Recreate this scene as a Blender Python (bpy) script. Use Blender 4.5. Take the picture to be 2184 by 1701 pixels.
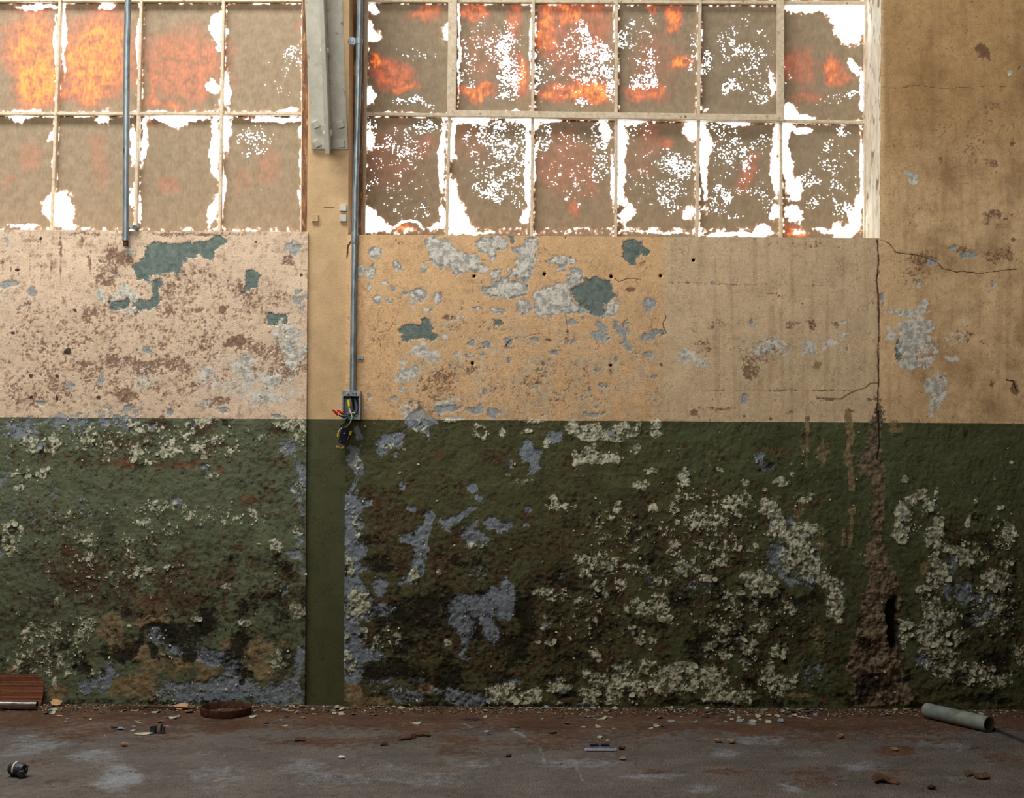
import bpy, bmesh, math, random
import numpy as np
from mathutils import Vector, Matrix

# ---------------------------------------------------------------- camera, world, light
for o in list(bpy.data.objects):
    bpy.data.objects.remove(o)
scene = bpy.context.scene
col = scene.collection
FPX, DIST, CAMZ, ROLL = 3300.0, 5.5, 1.1, math.radians(0.35)   # focal length in px of a 2184 px frame
S = FPX / DIST                                                  # 600 px per metre on the wall plane
cam_data = bpy.data.cameras.new('camera'); cam_data.sensor_width = 36.0
cam_data.lens = 36.0 * FPX / 2184.0
cam = bpy.data.objects.new('camera', cam_data); col.objects.link(cam)
cam.matrix_world = Matrix.Translation((0, -DIST, CAMZ)) @ Matrix.Rotation(math.pi / 2, 4, 'X') @ Matrix.Rotation(ROLL, 4, 'Z')
scene.camera = cam

world = bpy.data.worlds.new('sky'); scene.world = world; world.use_nodes = True
bg = world.node_tree.nodes['Background']
bg.inputs['Color'].default_value = (0.95, 0.975, 1.0, 1); bg.inputs['Strength'].default_value = 4.2

def area_light(name, loc, rot, sx, sy, power, color):
    l = bpy.data.lights.new(name, 'AREA'); l.shape = 'RECTANGLE'; l.size = sx; l.size_y = sy
    l.energy = power; l.color = color
    o = bpy.data.objects.new(name, l); col.objects.link(o); o.location = loc; o.rotation_euler = rot
    return o
SKYLIGHT = (-1.9, -1.6, 4.55, 3.0, 1.2)      # x, y, z, size x, size y of the roof light the daylight falls through
area_light('roof_light_daylight', SKYLIGHT[:3], (0, 0, 0), SKYLIGHT[3], SKYLIGHT[4], 170, (1.0, 0.97, 0.92))
# added fill lamp behind the viewer; added partition keeps its light off the wall foot
area_light('rear_fill_lamp', (-2.0, -9.9, 2.75), (math.radians(90), 0, 0), 6.0, 2.0, 730, (1.0, 0.98, 0.94))

scene.view_settings.view_transform = 'Standard'; scene.view_settings.look = 'None'
scene.view_settings.gamma = 1.0; scene.view_settings.use_curve_mapping = False
scene.view_settings.exposure = 0.0
scene.cycles.max_bounces = 4; scene.cycles.diffuse_bounces = 2; scene.cycles.glossy_bounces = 1; scene.cycles.transmission_bounces = 2; scene.cycles.transparent_max_bounces = 4
scene.cycles.adaptive_threshold = 0.1; scene.cycles.adaptive_min_samples = 24

# ---------------------------------------------------------------- helpers
rng = np.random.RandomState(7)
random.seed(7)
CR, SR = math.cos(ROLL), math.sin(ROLL)
def p2uv(px, py):
    dx, dy = px - 1092.0, 850.5 - py
    return dx * CR - dy * SR, dx * SR + dy * CR
def uv2p(u, v):
    return u * CR + v * SR + 1092.0, 850.5 - (-u * SR + v * CR)
def wpt(px, py, y=0.0):
    """world point seen at photo pixel (px, py) on the plane of depth y behind the wall face"""
    u, v = p2uv(px, py); k = (DIST + y) / FPX
    return Vector((u * k, y, CAMZ + v * k))
def fpt(px, py, z=0.0):
    u, v = p2uv(px, py); d = (CAMZ - z) * FPX / -v
    return Vector((u * d / FPX, d - DIST, z))
def lin(c):
    return tuple(((x / 255.0) / 12.92 if x / 255.0 <= 0.04045 else ((x / 255.0 + 0.055) / 1.055) ** 2.4) for x in c)
def L4(c): return lin(c) + (1.0,)

_perm = np.random.RandomState(3).permutation(1024); _grad = np.random.RandomState(4).uniform(0, 2 * np.pi, 1024)
def perlin(x, y, seed=0):
    xi, yi = np.floor(x).astype(np.int64), np.floor(y).astype(np.int64)
    xf, yf = x - xi, y - yi
    def g(ix, iy, fx, fy):
        h = _grad[(_perm[(_perm[(ix + seed * 17) & 1023] + iy) & 1023])]
        return np.cos(h) * fx + np.sin(h) * fy
    u = xf * xf * xf * (xf * (xf * 6 - 15) + 10); v = yf * yf * yf * (yf * (yf * 6 - 15) + 10)
    a = g(xi, yi, xf, yf); b = g(xi + 1, yi, xf - 1, yf); c = g(xi, yi + 1, xf, yf - 1); d = g(xi + 1, yi + 1, xf - 1, yf - 1)
    return (a + u * (b - a)) + v * ((c + u * (d - c)) - (a + u * (b - a)))
def fbm(x, y, octaves=5, seed=0, gain=0.5):
    t = 0; amp = 1.0; n = 0
    for i in range(octaves):
        t = t + amp * perlin(x * 2 ** i, y * 2 ** i, seed + i); n += amp; amp *= gain
    return t / n * 1.4
def sstep(a, b, x):
    t = np.clip((x - a) / (b - a), 0, 1); return t * t * (3 - 2 * t)

def link(o, parent=None):
    col.objects.link(o)
    if parent is not None: o.parent = parent
    return o
def tag(o, label=None, cat=None, group=None, kind=None):
    if label: o['label'] = label
    if cat: o['category'] = cat
    if group: o['group'] = group
    if kind: o['kind'] = kind
    return o
def empty(name, loc=(0, 0, 0)):
    o = bpy.data.objects.new(name, None); o.empty_display_size = 0.05; o.location = loc
    return link(o)
def rotmat(d):
    return Vector(d).to_track_quat('Z', 'Y').to_matrix()
class MB:
    """collects shapes (in world coordinates) for ONE mesh object"""
    def __init__(s): s.v = []; s.f = []
    def add(s, vs, fs):
        k = len(s.v); s.v += [tuple(p) for p in vs]; s.f += [tuple(i + k for i in q) for q in fs]; return s
    def box(s, c, h, m=None):
        vs = [Vector((sx * h[0], sy * h[1], sz * h[2])) for sx in (-1, 1) for sy in (-1, 1) for sz in (-1, 1)]
        if m is not None: vs = [m @ p for p in vs]
        return s.add([p + Vector(c) for p in vs], [(0, 1, 3, 2), (4, 6, 7, 5), (0, 4, 5, 1), (2, 3, 7, 6), (0, 2, 6, 4), (1, 5, 7, 3)])
    def bar(s, a, b, w, d, side=(1, 0, 0)):
        """rectangular bar from a to b, w wide along side, d deep along the third axis"""
        a, b = Vector(a), Vector(b); ax = (b - a).normalized(); sd = Vector(side); sd = (sd - ax * sd.dot(ax)).normalized(); th = ax.cross(sd)
        vs = [p + sd * (w / 2 * i) + th * (d / 2 * j) for p in (a, b) for i in (-1, 1) for j in (-1, 1)]
        return s.add(vs, [(0, 1, 3, 2), (4, 6, 7, 5), (0, 4, 5, 1), (2, 3, 7, 6), (0, 2, 6, 4), (1, 5, 7, 3)])
    def tube(s, pts, r, n=14, cap=True, r2=None):
        pts = [Vector(p) for p in pts]; k0 = len(s.v); N = len(pts); rs = r if isinstance(r, (list, tuple)) else [r] * N
        prev = None
        for i, p in enumerate(pts):
            t = (pts[min(i + 1, N - 1)] - pts[max(i - 1, 0)]).normalized()
            if prev is None: a = Vector((1, 0, 0)) if abs(t.x) < 0.9 else Vector((0, 1, 0)); a = (a - t * a.dot(t)).normalized()
            else: a = (prev - t * prev.dot(t)).normalized()
            prev = a; b = t.cross(a)
            for j in range(n):
                q = 2 * math.pi * j / n; s.v.append(tuple(p + (a * math.cos(q) + b * math.sin(q)) * rs[i]))
        for i in range(N - 1):
            for j in range(n):
                a0 = k0 + i * n + j; a1 = k0 + i * n + (j + 1) % n; s.f.append((a0, a1, a1 + n, a0 + n))
        if cap:
            s.f.append(tuple(k0 + j for j in reversed(range(n)))); s.f.append(tuple(k0 + (N - 1) * n + j for j in range(n)))
        return s
    def lathe(s, c, axis, prof, n=18, arc=None):
        """profile [(r, h)] turned about axis through c"""
        m = rotmat(axis); k0 = len(s.v); P = len(prof); full = arc is None; a0, a1 = (0, 2 * math.pi) if full else arc
        M = n if full else n + 1
        for j in range(M):
            q = a0 + (a1 - a0) * j / n
            for r, h in prof: s.v.append(tuple(Vector(c) + m @ Vector((r * math.cos(q), r * math.sin(q), h))))
        for j in range(n):
            jn = (j + 1) % M
            for i in range(P - 1):
                s.f.append((k0 + j * P + i, k0 + jn * P + i, k0 + jn * P + i + 1, k0 + j * P + i + 1))
        return s
    def build(s, name, mat, parent=None, smooth=False, bevel=0.0):
        me = bpy.data.meshes.new(name); me.from_pydata(s.v, [], s.f)
        bm = bmesh.new(); bm.from_mesh(me)
        if bevel:
            bmesh.ops.bevel(bm, geom=[e for e in bm.edges], offset=bevel, segments=2, affect='EDGES', clamp_overlap=True)
        bmesh.ops.recalc_face_normals(bm, faces=bm.faces); bm.to_mesh(me); bm.free()
        me.materials.append(mat)
        if smooth:
            me.polygons.foreach_set('use_smooth', [True] * len(me.polygons)); me.set_sharp_from_angle(angle=math.radians(40))
        o = bpy.data.objects.new(name, me)
        if parent is None:
            xs = np.array(s.v); c = Vector((float(xs[:, 0].mean()), float(xs[:, 1].mean()), float(xs[:, 2].min())))
            me.transform(Matrix.Translation(-c)); o.location = c
        else:
            off = Vector((0, 0, 0)); q = parent
            while q is not None: off += q.location; q = q.parent
            me.transform(Matrix.Translation(-off))
        return link(o, parent)
def grid_mesh(name, P, mask=None, attrs=None, smooth=True):
    """P: (ny, nx, 3) points -> mesh of quads; attrs: {name: (ny, nx, 4)}"""
    ny, nx = P.shape[:2]
    idx = np.arange(ny * nx).reshape(ny, nx)
    q = np.stack([idx[:-1, :-1], idx[:-1, 1:], idx[1:, 1:], idx[1:, :-1]], -1).reshape(-1, 4)
    return raw_mesh(name, P.reshape(-1, 3), q, {k: a.reshape(-1, 4) for k, a in (attrs or {}).items()}, smooth)
def raw_mesh(name, V, Q, attrs=None, smooth=True):
    me = bpy.data.meshes.new(name)
    me.vertices.add(len(V)); me.vertices.foreach_set('co', np.ascontiguousarray(V, np.float32).ravel())
    me.loops.add(Q.size); me.loops.foreach_set('vertex_index', np.ascontiguousarray(Q, np.int32).ravel())
    me.polygons.add(len(Q)); me.polygons.foreach_set('loop_start', np.arange(0, Q.size, 4, dtype=np.int32))
    me.polygons.foreach_set('loop_total', np.full(len(Q), 4, np.int32))
    if smooth: me.polygons.foreach_set('use_smooth', np.ones(len(Q), bool))
    me.update(calc_edges=True)
    for k, a in (attrs or {}).items():
        at = me.color_attributes.new(k, 'FLOAT_COLOR', 'POINT')
        at.data.foreach_set('color', np.ascontiguousarray(a, np.float32).ravel())
    return me

# ---------------------------------------------------------------- material helpers
class NT:
    def __init__(s, name):
        s.m = bpy.data.materials.new(name); s.m.use_nodes = True; s.t = s.m.node_tree; s.t.nodes.clear()
        s.out = s.n('ShaderNodeOutputMaterial')
    def n(s, t, **kw):
        nd = s.t.nodes.new(t)
        for k, v in kw.items(): setattr(nd, k, v)
        return nd
    def put(s, sock, v):
        if isinstance(v, (int, float)): sock.default_value = v
        elif isinstance(v, tuple): sock.default_value = v if len(v) == len(sock.default_value) else v + (1.0,)
        else: s.t.links.new(v, sock)
    def math(s, op, a, b=0.0, c=None, clamp=False):
        nd = s.n('ShaderNodeMath', operation=op, use_clamp=clamp); s.put(nd.inputs[0], a); s.put(nd.inputs[1], b)
        if c is not None: s.put(nd.inputs[2], c)
        return nd.outputs[0]
    def ramp(s, x, a, b, c=0.0, d=1.0, smooth=True):
        nd = s.n('ShaderNodeMapRange', interpolation_type='SMOOTHSTEP' if smooth else 'LINEAR')
        for i, v in enumerate((x, a, b, c, d)): s.put(nd.inputs[i], v)
        return nd.outputs[0]
    def mix(s, f, a, b, blend='MIX'):
        nd = s.n('ShaderNodeMix', data_type='RGBA', blend_type=blend); s.put(nd.inputs[0], f); s.put(nd.inputs[6], a); s.put(nd.inputs[7], b)
        return nd.outputs[2]
    def coord(s, kind='Object'):
        return s.n('ShaderNodeTexCoord').outputs[kind]
    def scaled(s, vec, sc, loc=(0, 0, 0)):
        nd = s.n('ShaderNodeMapping'); s.put(nd.inputs['Vector'], vec); nd.inputs['Scale'].default_value = sc; nd.inputs['Location'].default_value = loc
        return nd.outputs[0]
    def noise(s, vec, scale, detail=4, rough=0.55, dist=0.0):
        nd = s.n('ShaderNodeTexNoise'); s.put(nd.inputs['Vector'], vec); nd.inputs['Scale'].default_value = scale
        nd.inputs['Detail'].default_value = detail; nd.inputs['Roughness'].default_value = rough; nd.inputs['Distortion'].default_value = dist
        return nd.outputs['Fac'], nd.outputs['Color']
    def rgb(s, c):
        nd = s.n('ShaderNodeSeparateColor'); s.put(nd.inputs[0], c); return nd.outputs
    def attr(s, name):
        nd = s.n('ShaderNodeAttribute', attribute_name=name); c = s.rgb(nd.outputs['Color']); return nd.outputs['Color'], (c[0], c[1], c[2], nd.outputs['Alpha'])
    def bump(s, h, dist, strength=1.0):
        nd = s.n('ShaderNodeBump'); nd.inputs['Strength'].default_value = strength; nd.inputs['Distance'].default_value = dist; s.put(nd.inputs['Height'], h)
        return nd.outputs[0]
    def principled(s, color, rough=0.7, metal=0.0, normal=None, spec=0.3, coat=0.0):
        nd = s.n('ShaderNodeBsdfPrincipled'); s.put(nd.inputs['Base Color'], color); s.put(nd.inputs['Roughness'], rough); s.put(nd.inputs['Metallic'], metal)
        nd.inputs['Specular IOR Level'].default_value = spec
        if normal is not None: s.put(nd.inputs['Normal'], normal)
        return nd.outputs[0]
    def done(s, shader):
        s.t.links.new(shader, s.out.inputs['Surface']); return s.m

def flat_mat(name, c, rough=0.9):
    t = NT(name); return t.done(t.principled(L4(c), rough))
def simple_mat(name, c1, c2, scale=40, rough=0.6, metal=0.0, c3=None, t3=0.62, stretch=(1, 1, 1), bump=0.0008, spec=0.3):
    """two-tone mottled material with optional third tone (rust, dirt) in noise patches"""
    t = NT(name); p = t.scaled(t.coord(), stretch)
    f, c = t.noise(p, scale, 5, 0.6); ch = t.rgb(c)
    colr = t.mix(t.ramp(ch[0], 0.35, 0.65), L4(c1), L4(c2))
    if c3: colr = t.mix(t.ramp(ch[1], t3 - 0.06, t3 + 0.06), colr, L4(c3))
    return t.done(t.principled(colr, rough, metal, t.bump(f, bump), spec))

# ---------------------------------------------------------------- wear fields of the wall (what peeled or stained where, and some painted shade)
# traced in enlarged views of the wall: view -> (x0, y0, enlargement)
VIEW = dict(A=(0, 480, 3.12), B=(730, 480, 3.033), C=(1380, 480, 2.716), D=(0, 860, 2.501), E=(700, 860, 2.501), F=(1380, 860, 2.501),
            R=(1780, 0, 3.15), W1=(0, 0, 3.15), W2=(620, 0, 3.15), W3=(1250, 0, 3.15),
            G1=(0, 1400, 3.9), G2=(540, 1400, 3.9), G3=(1080, 1400, 3.9), G4=(1620, 1400, 3.872))
BLOBS = []   # (layer, cx, cy, rx, ry, strength, angle) in frame units
POLYS = []   # (layer, points, strength, softness)
LINES = []   # (layer, points, half width, strength)
def blobs(layer, view, s, *items):
    x0, y0, k = VIEW[view]
    for it in items:
        x, y, rx, ry = it[:4]; st = it[4] if len(it) > 4 else s; an = it[5] if len(it) > 5 else 0
        BLOBS.append((layer, x0 + x / k, y0 + y / k, rx / k, ry / k, st, math.radians(an)))
def poly(layer, view, pts, s=1.05, soft=12.0):
    x0, y0, k = VIEW[view]; POLYS.append((layer, [(x0 + pts[i] / k, y0 + pts[i + 1] / k) for i in range(0, len(pts), 2)], s, soft))
def line(layer, view, pts, w, s=1.0):
    x0, y0, k = VIEW[view]; LINES.append((layer, [(x0 + pts[i] / k, y0 + pts[i + 1] / k) for i in range(0, len(pts), 2)], w, s))

# --- upper left panel
poly('teal', 'A', (1025,100,1110,110,1140,120,1300,115,1400,85,1460,68,1500,85,1520,110,1480,135,1430,170,1410,245,1385,235,1330,205,1250,215,1215,260,1190,325,1150,310,1080,320,1000,345,985,375,930,370,905,330,870,290,880,260,960,215,985,150))
poly('teal', 'A', (1650,310,1690,305,1755,340,1730,360,1735,410,1680,420,1650,440,1625,460,1640,400,1635,350))
poly('teal', 'A', (1015,380,1060,360,1075,385,1050,420,1060,470,1075,500,1040,545,985,560,900,560,880,520,810,560,745,555,740,510,800,500,850,480,900,500,1000,500,1020,440))
poly('white', 'A', (640,440,680,420,720,480,700,520,640,510), 0.9)
poly('white', 'A', (770,440,830,380,910,430,930,480,890,520,850,480,800,490,740,510), 0.9)
poly('teal', 'A', (1770,600,1920,590,1915,660,1830,680,1780,660))
blobs('grey', 'A', 0.75, (1960,160,75,50,0.8), (1985,440,35,25), (1990,530,55,55,0.65), (50,395,70,30,0.7), (200,450,55,42,0.6), (30,100,25,80,0.55), (40,520,45,110,0.45),
      (1140,1220,30,30,0.9), (870,1235,60,25,0.7), (1490,1240,60,22,0.7), (960,810,40,35,0.8), (690,1020,30,40,0.8), (470,1080,40,40,0.7), (270,1185,50,20,0.7), (1830,1270,120,20,0.6), (700,1250,400,40,0.4), (770,345,20,16,0.9))
blobs('white', 'A', 0.4, (1900,740,140,120,0.56), (1960,830,80,160,0.6), (1600,1000,430,180,0.48), (1750,1080,320,170,0.55), (950,1000,220,120,0.4), (880,780,150,100,0.37), (1330,640,200,60,0.3), (960,560,250,40,0.4), (860,165,50,25,0.8), (1340,1150,120,90,0.4))
blobs('brown', 'A', 0.5, (1560,780,100,60,0.85), (1470,540,50,42,0.8), (1310,555,45,28,0.75), (1130,580,80,60,0.6), (650,580,130,60,0.58), (1220,870,90,50,0.5), (1000,930,340,70,0.62), (740,920,55,45,0.7), (820,1140,160,70,0.68), (1450,1180,130,45,0.62),
      (1850,900,260,190,0.55), (1200,720,850,420,0.33), (300,720,320,270,0.33), (250,1100,320,160,0.45), (500,950,500,100,0.42), (790,220,130,80,0.72), (700,330,120,110,0.6), (1900,250,70,60,0.55), (1250,380,360,130,0.42), (1750,480,260,90,0.46), (800,540,200,80,0.5), (1300,60,400,16,0.6), (600,60,300,16,0.5), (1200,330,60,60,0.55))
blobs('mold_shade', 'A', 0.95, (270,95,13,13), (115,295,18,12), (450,840,22,22), (90,720,18,15), (385,1010,14,14), (205,1000,14,14), (500,565,16,14), (380,1145,10,24), (650,1150,18,18), (210,1145,14,14), (2010,330,14,14), (1700,105,10,12), (560,830,8,8))
# --- upper middle panel
for pts in ((530,90,560,75,600,90,640,110,690,110,730,150,780,175,840,185,880,220,890,250,940,270,945,300,900,300,820,295,780,310,740,320,715,300,690,280,640,275,600,255,575,220,565,180,540,150),
            (875,100,920,80,1000,75,1050,95,1080,150,1050,160,1000,170,1000,220,970,235,950,200,900,170,870,150),
            (1110,150,1180,130,1190,90,1280,80,1270,110,1240,160,1255,190,1250,250,1215,320,1180,360,1150,350,1110,340,1080,370,1150,380,1190,400,1190,440,1150,470,1100,480,1040,480,990,460,960,470,910,430,920,400,970,390,1010,360,960,330,960,300,1040,290,1030,340,1090,330,1120,290,1130,240,1150,200),
            (1340,240,1380,200,1440,190,1490,220,1490,245,1440,255,1430,290,1380,300,1400,260),
            (1450,330,1530,290,1545,330,1555,380,1500,400,1470,440,1500,490,1540,530,1600,560,1540,570,1450,570,1380,580,1250,575,1240,540,1250,500,1230,450,1280,420,1380,390,1440,370),
            (1130,540,1150,480,1210,490,1230,550,1170,565), (1700,520,1760,490,1800,520,1770,570,1690,590)):
    poly('grey', 'B', pts, 1.1); poly('white', 'B', pts, 0.74, 12)
for pts in ((1820,100,1860,92,1940,100,1950,130,1990,155,1985,190,1940,190,1900,215,1890,255,1850,245,1825,215,1825,170),
            (1570,350,1650,340,1730,360,1745,390,1755,450,1780,460,1740,490,1690,510,1690,570,1640,590,1600,560,1550,530,1500,470,1480,420,1550,390),
            (370,670,400,640,510,645,510,610,540,590,565,610,560,650,585,670,580,690,625,725,590,745,520,730,440,740,395,750,385,715,410,710,370,690),
            (975,610,1010,600,1045,625,1030,650,985,640), (1070,80,1110,80,1115,120,1090,125)):
    poly('teal', 'B', pts)
for pts in ((1945,500,1970,465,2010,470,2035,510,2010,550,1975,560,1950,540),
            (1745,655,1770,620,1790,650,1830,630,1820,670,1860,700,1850,740,1890,790,1890,825,1830,800,1810,770,1840,740,1810,700,1770,690),
            (1640,600,1670,610,1720,670,1710,690,1640,650), (1930,710,2000,675,2080,690,2040,710,2000,740,1940,740)):
    poly('grey', 'B', pts)
b1 = ((215,165,62,32), (185,270,42,62), (350,275,28,48,0.95,-20), (530,275,25,45), (485,465,72,52,0.9), (270,375,32,16), (225,490,30,40), (300,485,36,16), (620,470,25,48), (860,545,30,20), (1000,545,58,20), (172,395,12,40), (555,545,40,12), (120,290,26,40), (1300,470,60,40), (1080,290,12,26))
blobs('grey', 'B', 0.95, *b1); blobs('white', 'B', 0.62, *[b[:4] for b in b1])
blobs('grey', 'B', 0.85, (1680,715,60,45,1), (1490,640,42,26), (1560,605,14,14,1), (1375,820,30,32), (1990,830,42,26,0.8), (1240,750,42,20), (930,775,36,26), (1080,735,32,42), (840,760,26,20), (885,665,13,13), (1070,870,16,22), (915,1080,22,20), (1650,935,26,20), (2010,990,26,22), (1770,865,16,26), (1680,1030,22,20), (320,410,22,32,1), (400,437,20,18,1), (1500,750,22,16), (1600,1060,22,20), (1350,880,14,14),
      (680,1195,95,48,0.98), (840,1205,85,25,0.8), (900,1180,22,42,0.8), (1000,1220,62,45,0.85), (500,1260,115,50,0.98), (1600,1225,110,16,0.7), (1650,1175,16,12), (340,1120,28,22), (1700,1210,16,14), (1300,1130,300,120,0.25), (440,950,36,40,0.8), (830,840,120,30,0.4), (175,1110,22,20,0.9), (440,1240,40,25,0.8), (1180,360,30,20,1), (740,310,30,16,1), (1500,295,40,25,0.8))
blobs('white', 'B', 0.6, (550,830,190,60,0.62), (400,970,62,60,0.72), (385,880,32,32,0.8), (385,1060,32,22,0.8), (800,830,160,40,0.47), (690,1140,90,42,0.5), (420,1200,90,60,0.5), (1000,1100,500,150,0.24), (660,725,26,16,0.9), (535,765,22,20,0.9), (760,600,60,12,0.6), (1200,890,60,20,0.4), (180,1180,40,60,0.45), (1560,380,120,40,0.35), (740,1255,60,14,0.7))
blobs('brown', 'B', 0.5, (720,950,190,75,0.5), (600,1050,210,100,0.42), (1300,1050,520,160,0.27), (690,605,60,18,0.6), (1330,740,30,12,0.8), (1860,410,40,22,0.7), (850,935,20,30,0.6), (1450,720,16,60,0.5), (500,1200,200,60,0.45), (380,115,60,25,0.45), (1080,780,60,20,0.5), (900,660,400,60,0.22), (1740,950,20,30,0.5), (1303,905,14,14,0.9), (2063,910,14,14,0.9))
for x, y, r in ((852,323,11), (1307,320,11), (1742,330,12), (2063,333,10), (848,895,12), (1737,902,10)):
    blobs('hole', 'B', 1.4, (x, y, r, r))
line('crack', 'B', (1100,735,1140,722,1180,726,1230,708,1280,700,1310,725,1350,745), 0.6, 0.7); line('crack', 'B', (1060,775,1075,750,1090,735), 0.8, 0.8); line('crack', 'B', (1450,575,1458,700), 1.0, 0.6)
line('crack', 'B', (195,640,215,690,260,695,300,680,325,640), 0.8, 0.6); line('crack', 'B', (230,730,250,760,245,790), 1.0, 0.7); line('crack', 'B', (1760,340,1790,365,1840,345,1930,350), 0.9, 0.7)
line('crack', 'B', (2085,560,2090,600,2070,640,2095,700), 1.0, 0.7); line('crack', 'B', (840,360,845,430), 0.8, 0.6); line('crack', 'B', (30,210,35,140,55,105), 1.6, 0.9)
# --- upper right
blobs('hole', 'C', 1.4, (268,200,9,9))
blobs('grey', 'C', 0.9, (385,335,13,13), (570,1010,26,36,0.95), (1410,620,22,42,0.8), (1860,180,64,26,0.85), (1770,145,32,20), (1365,430,16,52,0.75), (1510,680,16,20), (1830,650,32,20,0.6), (680,700,120,60,0.52), (1155,720,10,14), (565,680,10,14), (610,560,14,26), (780,740,90,50,0.5), (1650,220,40,22,0.6), (2000,330,14,30,0.7))
blobs('white', 'C', 0.6, (230,760,95,60,0.58), (310,790,52,42,0.52), (680,700,135,72,0.48), (940,720,42,52,0.8), (1140,630,52,11,0.85), (1135,562,26,11,0.85), (800,780,85,50,0.5), (1490,510,130,32,0.78), (1610,480,36,48,0.75), (1560,610,120,82,0.86), (1500,800,85,48,0.95), (1400,630,32,62,0.7), (1620,800,72,85,0.55), (1660,930,52,62,0.72), (1670,1040,62,62,0.65), (1800,530,54,42,0.55), (1830,620,42,42,0.48), (1630,1100,42,22,0.55), (1980,385,32,22,0.6), (2010,330,22,22,0.65), (1590,330,85,55,0.4), (1760,790,60,50,0.4), (1530,680,130,110,0.66), (1600,740,120,120,0.5), (1700,640,160,160,0.36), (1690,950,80,120,0.6))
poly('white', 'C', (1000,725,1060,640,1110,680,1050,700,1020,735), 0.85)
poly('teal', 'C', (1440,660,1460,640,1475,690,1500,730,1470,760,1460,790,1435,780,1440,720))
blobs('brown', 'C', 0.6, (840,580,52,32,0.65), (950,580,42,32,0.65), (350,690,62,52,0.52), (600,840,64,52,0.68), (640,740,130,85,0.47), (1110,570,40,20,0.6), (2000,910,16,26,0.7), (1830,640,60,60,0.45), (400,570,60,30,0.45), (900,120,250,40,0.35), (1600,200,120,50,0.5), (2050,180,120,40,0.5), (430,1070,150,16,0.5), (850,1080,30,30,0.5), (1560,300,120,60,0.4), (1060,1010,40,8,0.8), (700,400,60,20,0.4))
blobs('tan', 'C', 0.9, (990,820,34,38,0.75), (1280,1012,20,12))
blobs('rust', 'C', 1.0, (1715,890,20,20), (2135,940,26,50,0.9), (2125,92,14,12), (1635,1105,15,15), (270,1095,26,22,0.85), (560,1108,10,10), (720,1120,10,10), (315,797,14,14,0.8), (1185,1075,34,14,0.7), (935,1112,18,12,0.7), (1070,1002,36,8,0.8))
line('crack', 'C', (1340,88,1375,92,1410,115,1440,158,1500,165,1570,172,1620,190,1680,215,1710,250,1770,265,1860,272,1920,282,1980,270,2050,262,2140,255), 0.7, 0.85)
line('rust', 'C', (985,1003,1040,1000,1130,1003,1200,960,1265,940,1290,915,1330,910), 1.6, 0.95); line('rust', 'C', (1270,1010,1325,1003), 1.4, 0.9)
line('brown', 'C', (380,958,1200,958), 1.0, 0.55); line('brown', 'C', (110,335,1000,350), 1.0, 0.5); line('crack', 'C', (2080,893,2125,900,2140,960), 1.4, 0.9)
line('crack', 'C', (1335,90,1340,200,1332,290,1340,400,1345,600,1335,700,1345,800,1340,930,1330,1060,1340,1140), 0.8, 0.85)
line('rust', 'C', (1335,90,1340,200,1332,290,1340,400,1345,600,1335,700,1345,800,1340,930,1330,1060,1340,1140), 3.0, 0.66)
line('tan', 'C', (1175,1080,1172,1200), 9, 0.85); line('tan', 'C', (935,1115,930,1190), 5, 0.8); line('crack', 'R', (1570,575,1700,590,1760,585), 0.6, 0.1)
line('crack', 'R', (310,580,400,590,480,588,510,572,600,578,700,590,850,590,1000,582,1230,580), 0.5, 0.62)
poly('crust', 'C', (1320,1000,1350,1000,1385,1110,1370,1160,1290,1190,1310,1110), 0.8)
blobs('white', 'R', 0.95, (505,1170,36,24,0.95,25), (535,1215,32,46), (1170,495,22,32,0.7), (1000,120,25,90,0.35))
blobs('brown', 'R', 0.6, (1020,350,62,60,0.78), (1110,130,22,30,0.5), (1050,1080,70,40,0.6), (710,1085,18,36,0.65), (1080,1460,120,50,0.55), (850,1690,100,30,0.6), (1190,950,22,40,0.6), (1100,700,120,60,0.4), (900,900,300,250,0.22))
blobs('rust', 'R', 1.0, (1205,1615,16,16))
# --- lower left
blobs('white', 'D', 0.6, (740,130,75,38,0.72), (1100,100,130,26,0.65), (1550,110,95,38,0.78), (1400,190,65,42,0.6), (880,260,52,48,0.78), (780,270,130,52,0.52), (230,210,180,75,0.52), (90,440,42,32,0.95), (970,230,16,52,0.7), (1085,285,22,16,0.9), (1600,200,62,110,0.43), (800,200,820,115,0.35),
      (1590,450,32,52,0.58), (1590,680,26,32,0.7), (1470,765,52,42,0.78), (1340,575,44,28,0.78), (1590,1110,48,42,0.9), (290,1190,42,32,0.88), (410,1255,32,32,1), (870,1280,34,28,0.75), (1480,1360,85,75,0.56), (690,1185,16,12,0.9), (300,1060,16,26,0.8), (100,1110,22,16,0.8), (430,1170,130,64,0.43), (200,1250,210,130,0.42), (60,700,64,130,0.48), (180,360,130,44,0.47), (770,625,64,22,0.66), (760,890,140,32,0.48), (1200,970,42,22,0.7), (880,880,110,22,0.48), (1310,1170,32,22,0.8), (1060,1140,44,32,0.56), (300,1480,32,32,0.6), (300,1300,290,210,0.37), (900,560,310,64,0.36), (1120,395,50,25,0.55), (820,550,40,32,0.6), (600,800,500,300,0.28), (1250,600,250,60,0.36), (900,1340,60,60,0.4), (200,1400,180,60,0.42))
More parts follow.
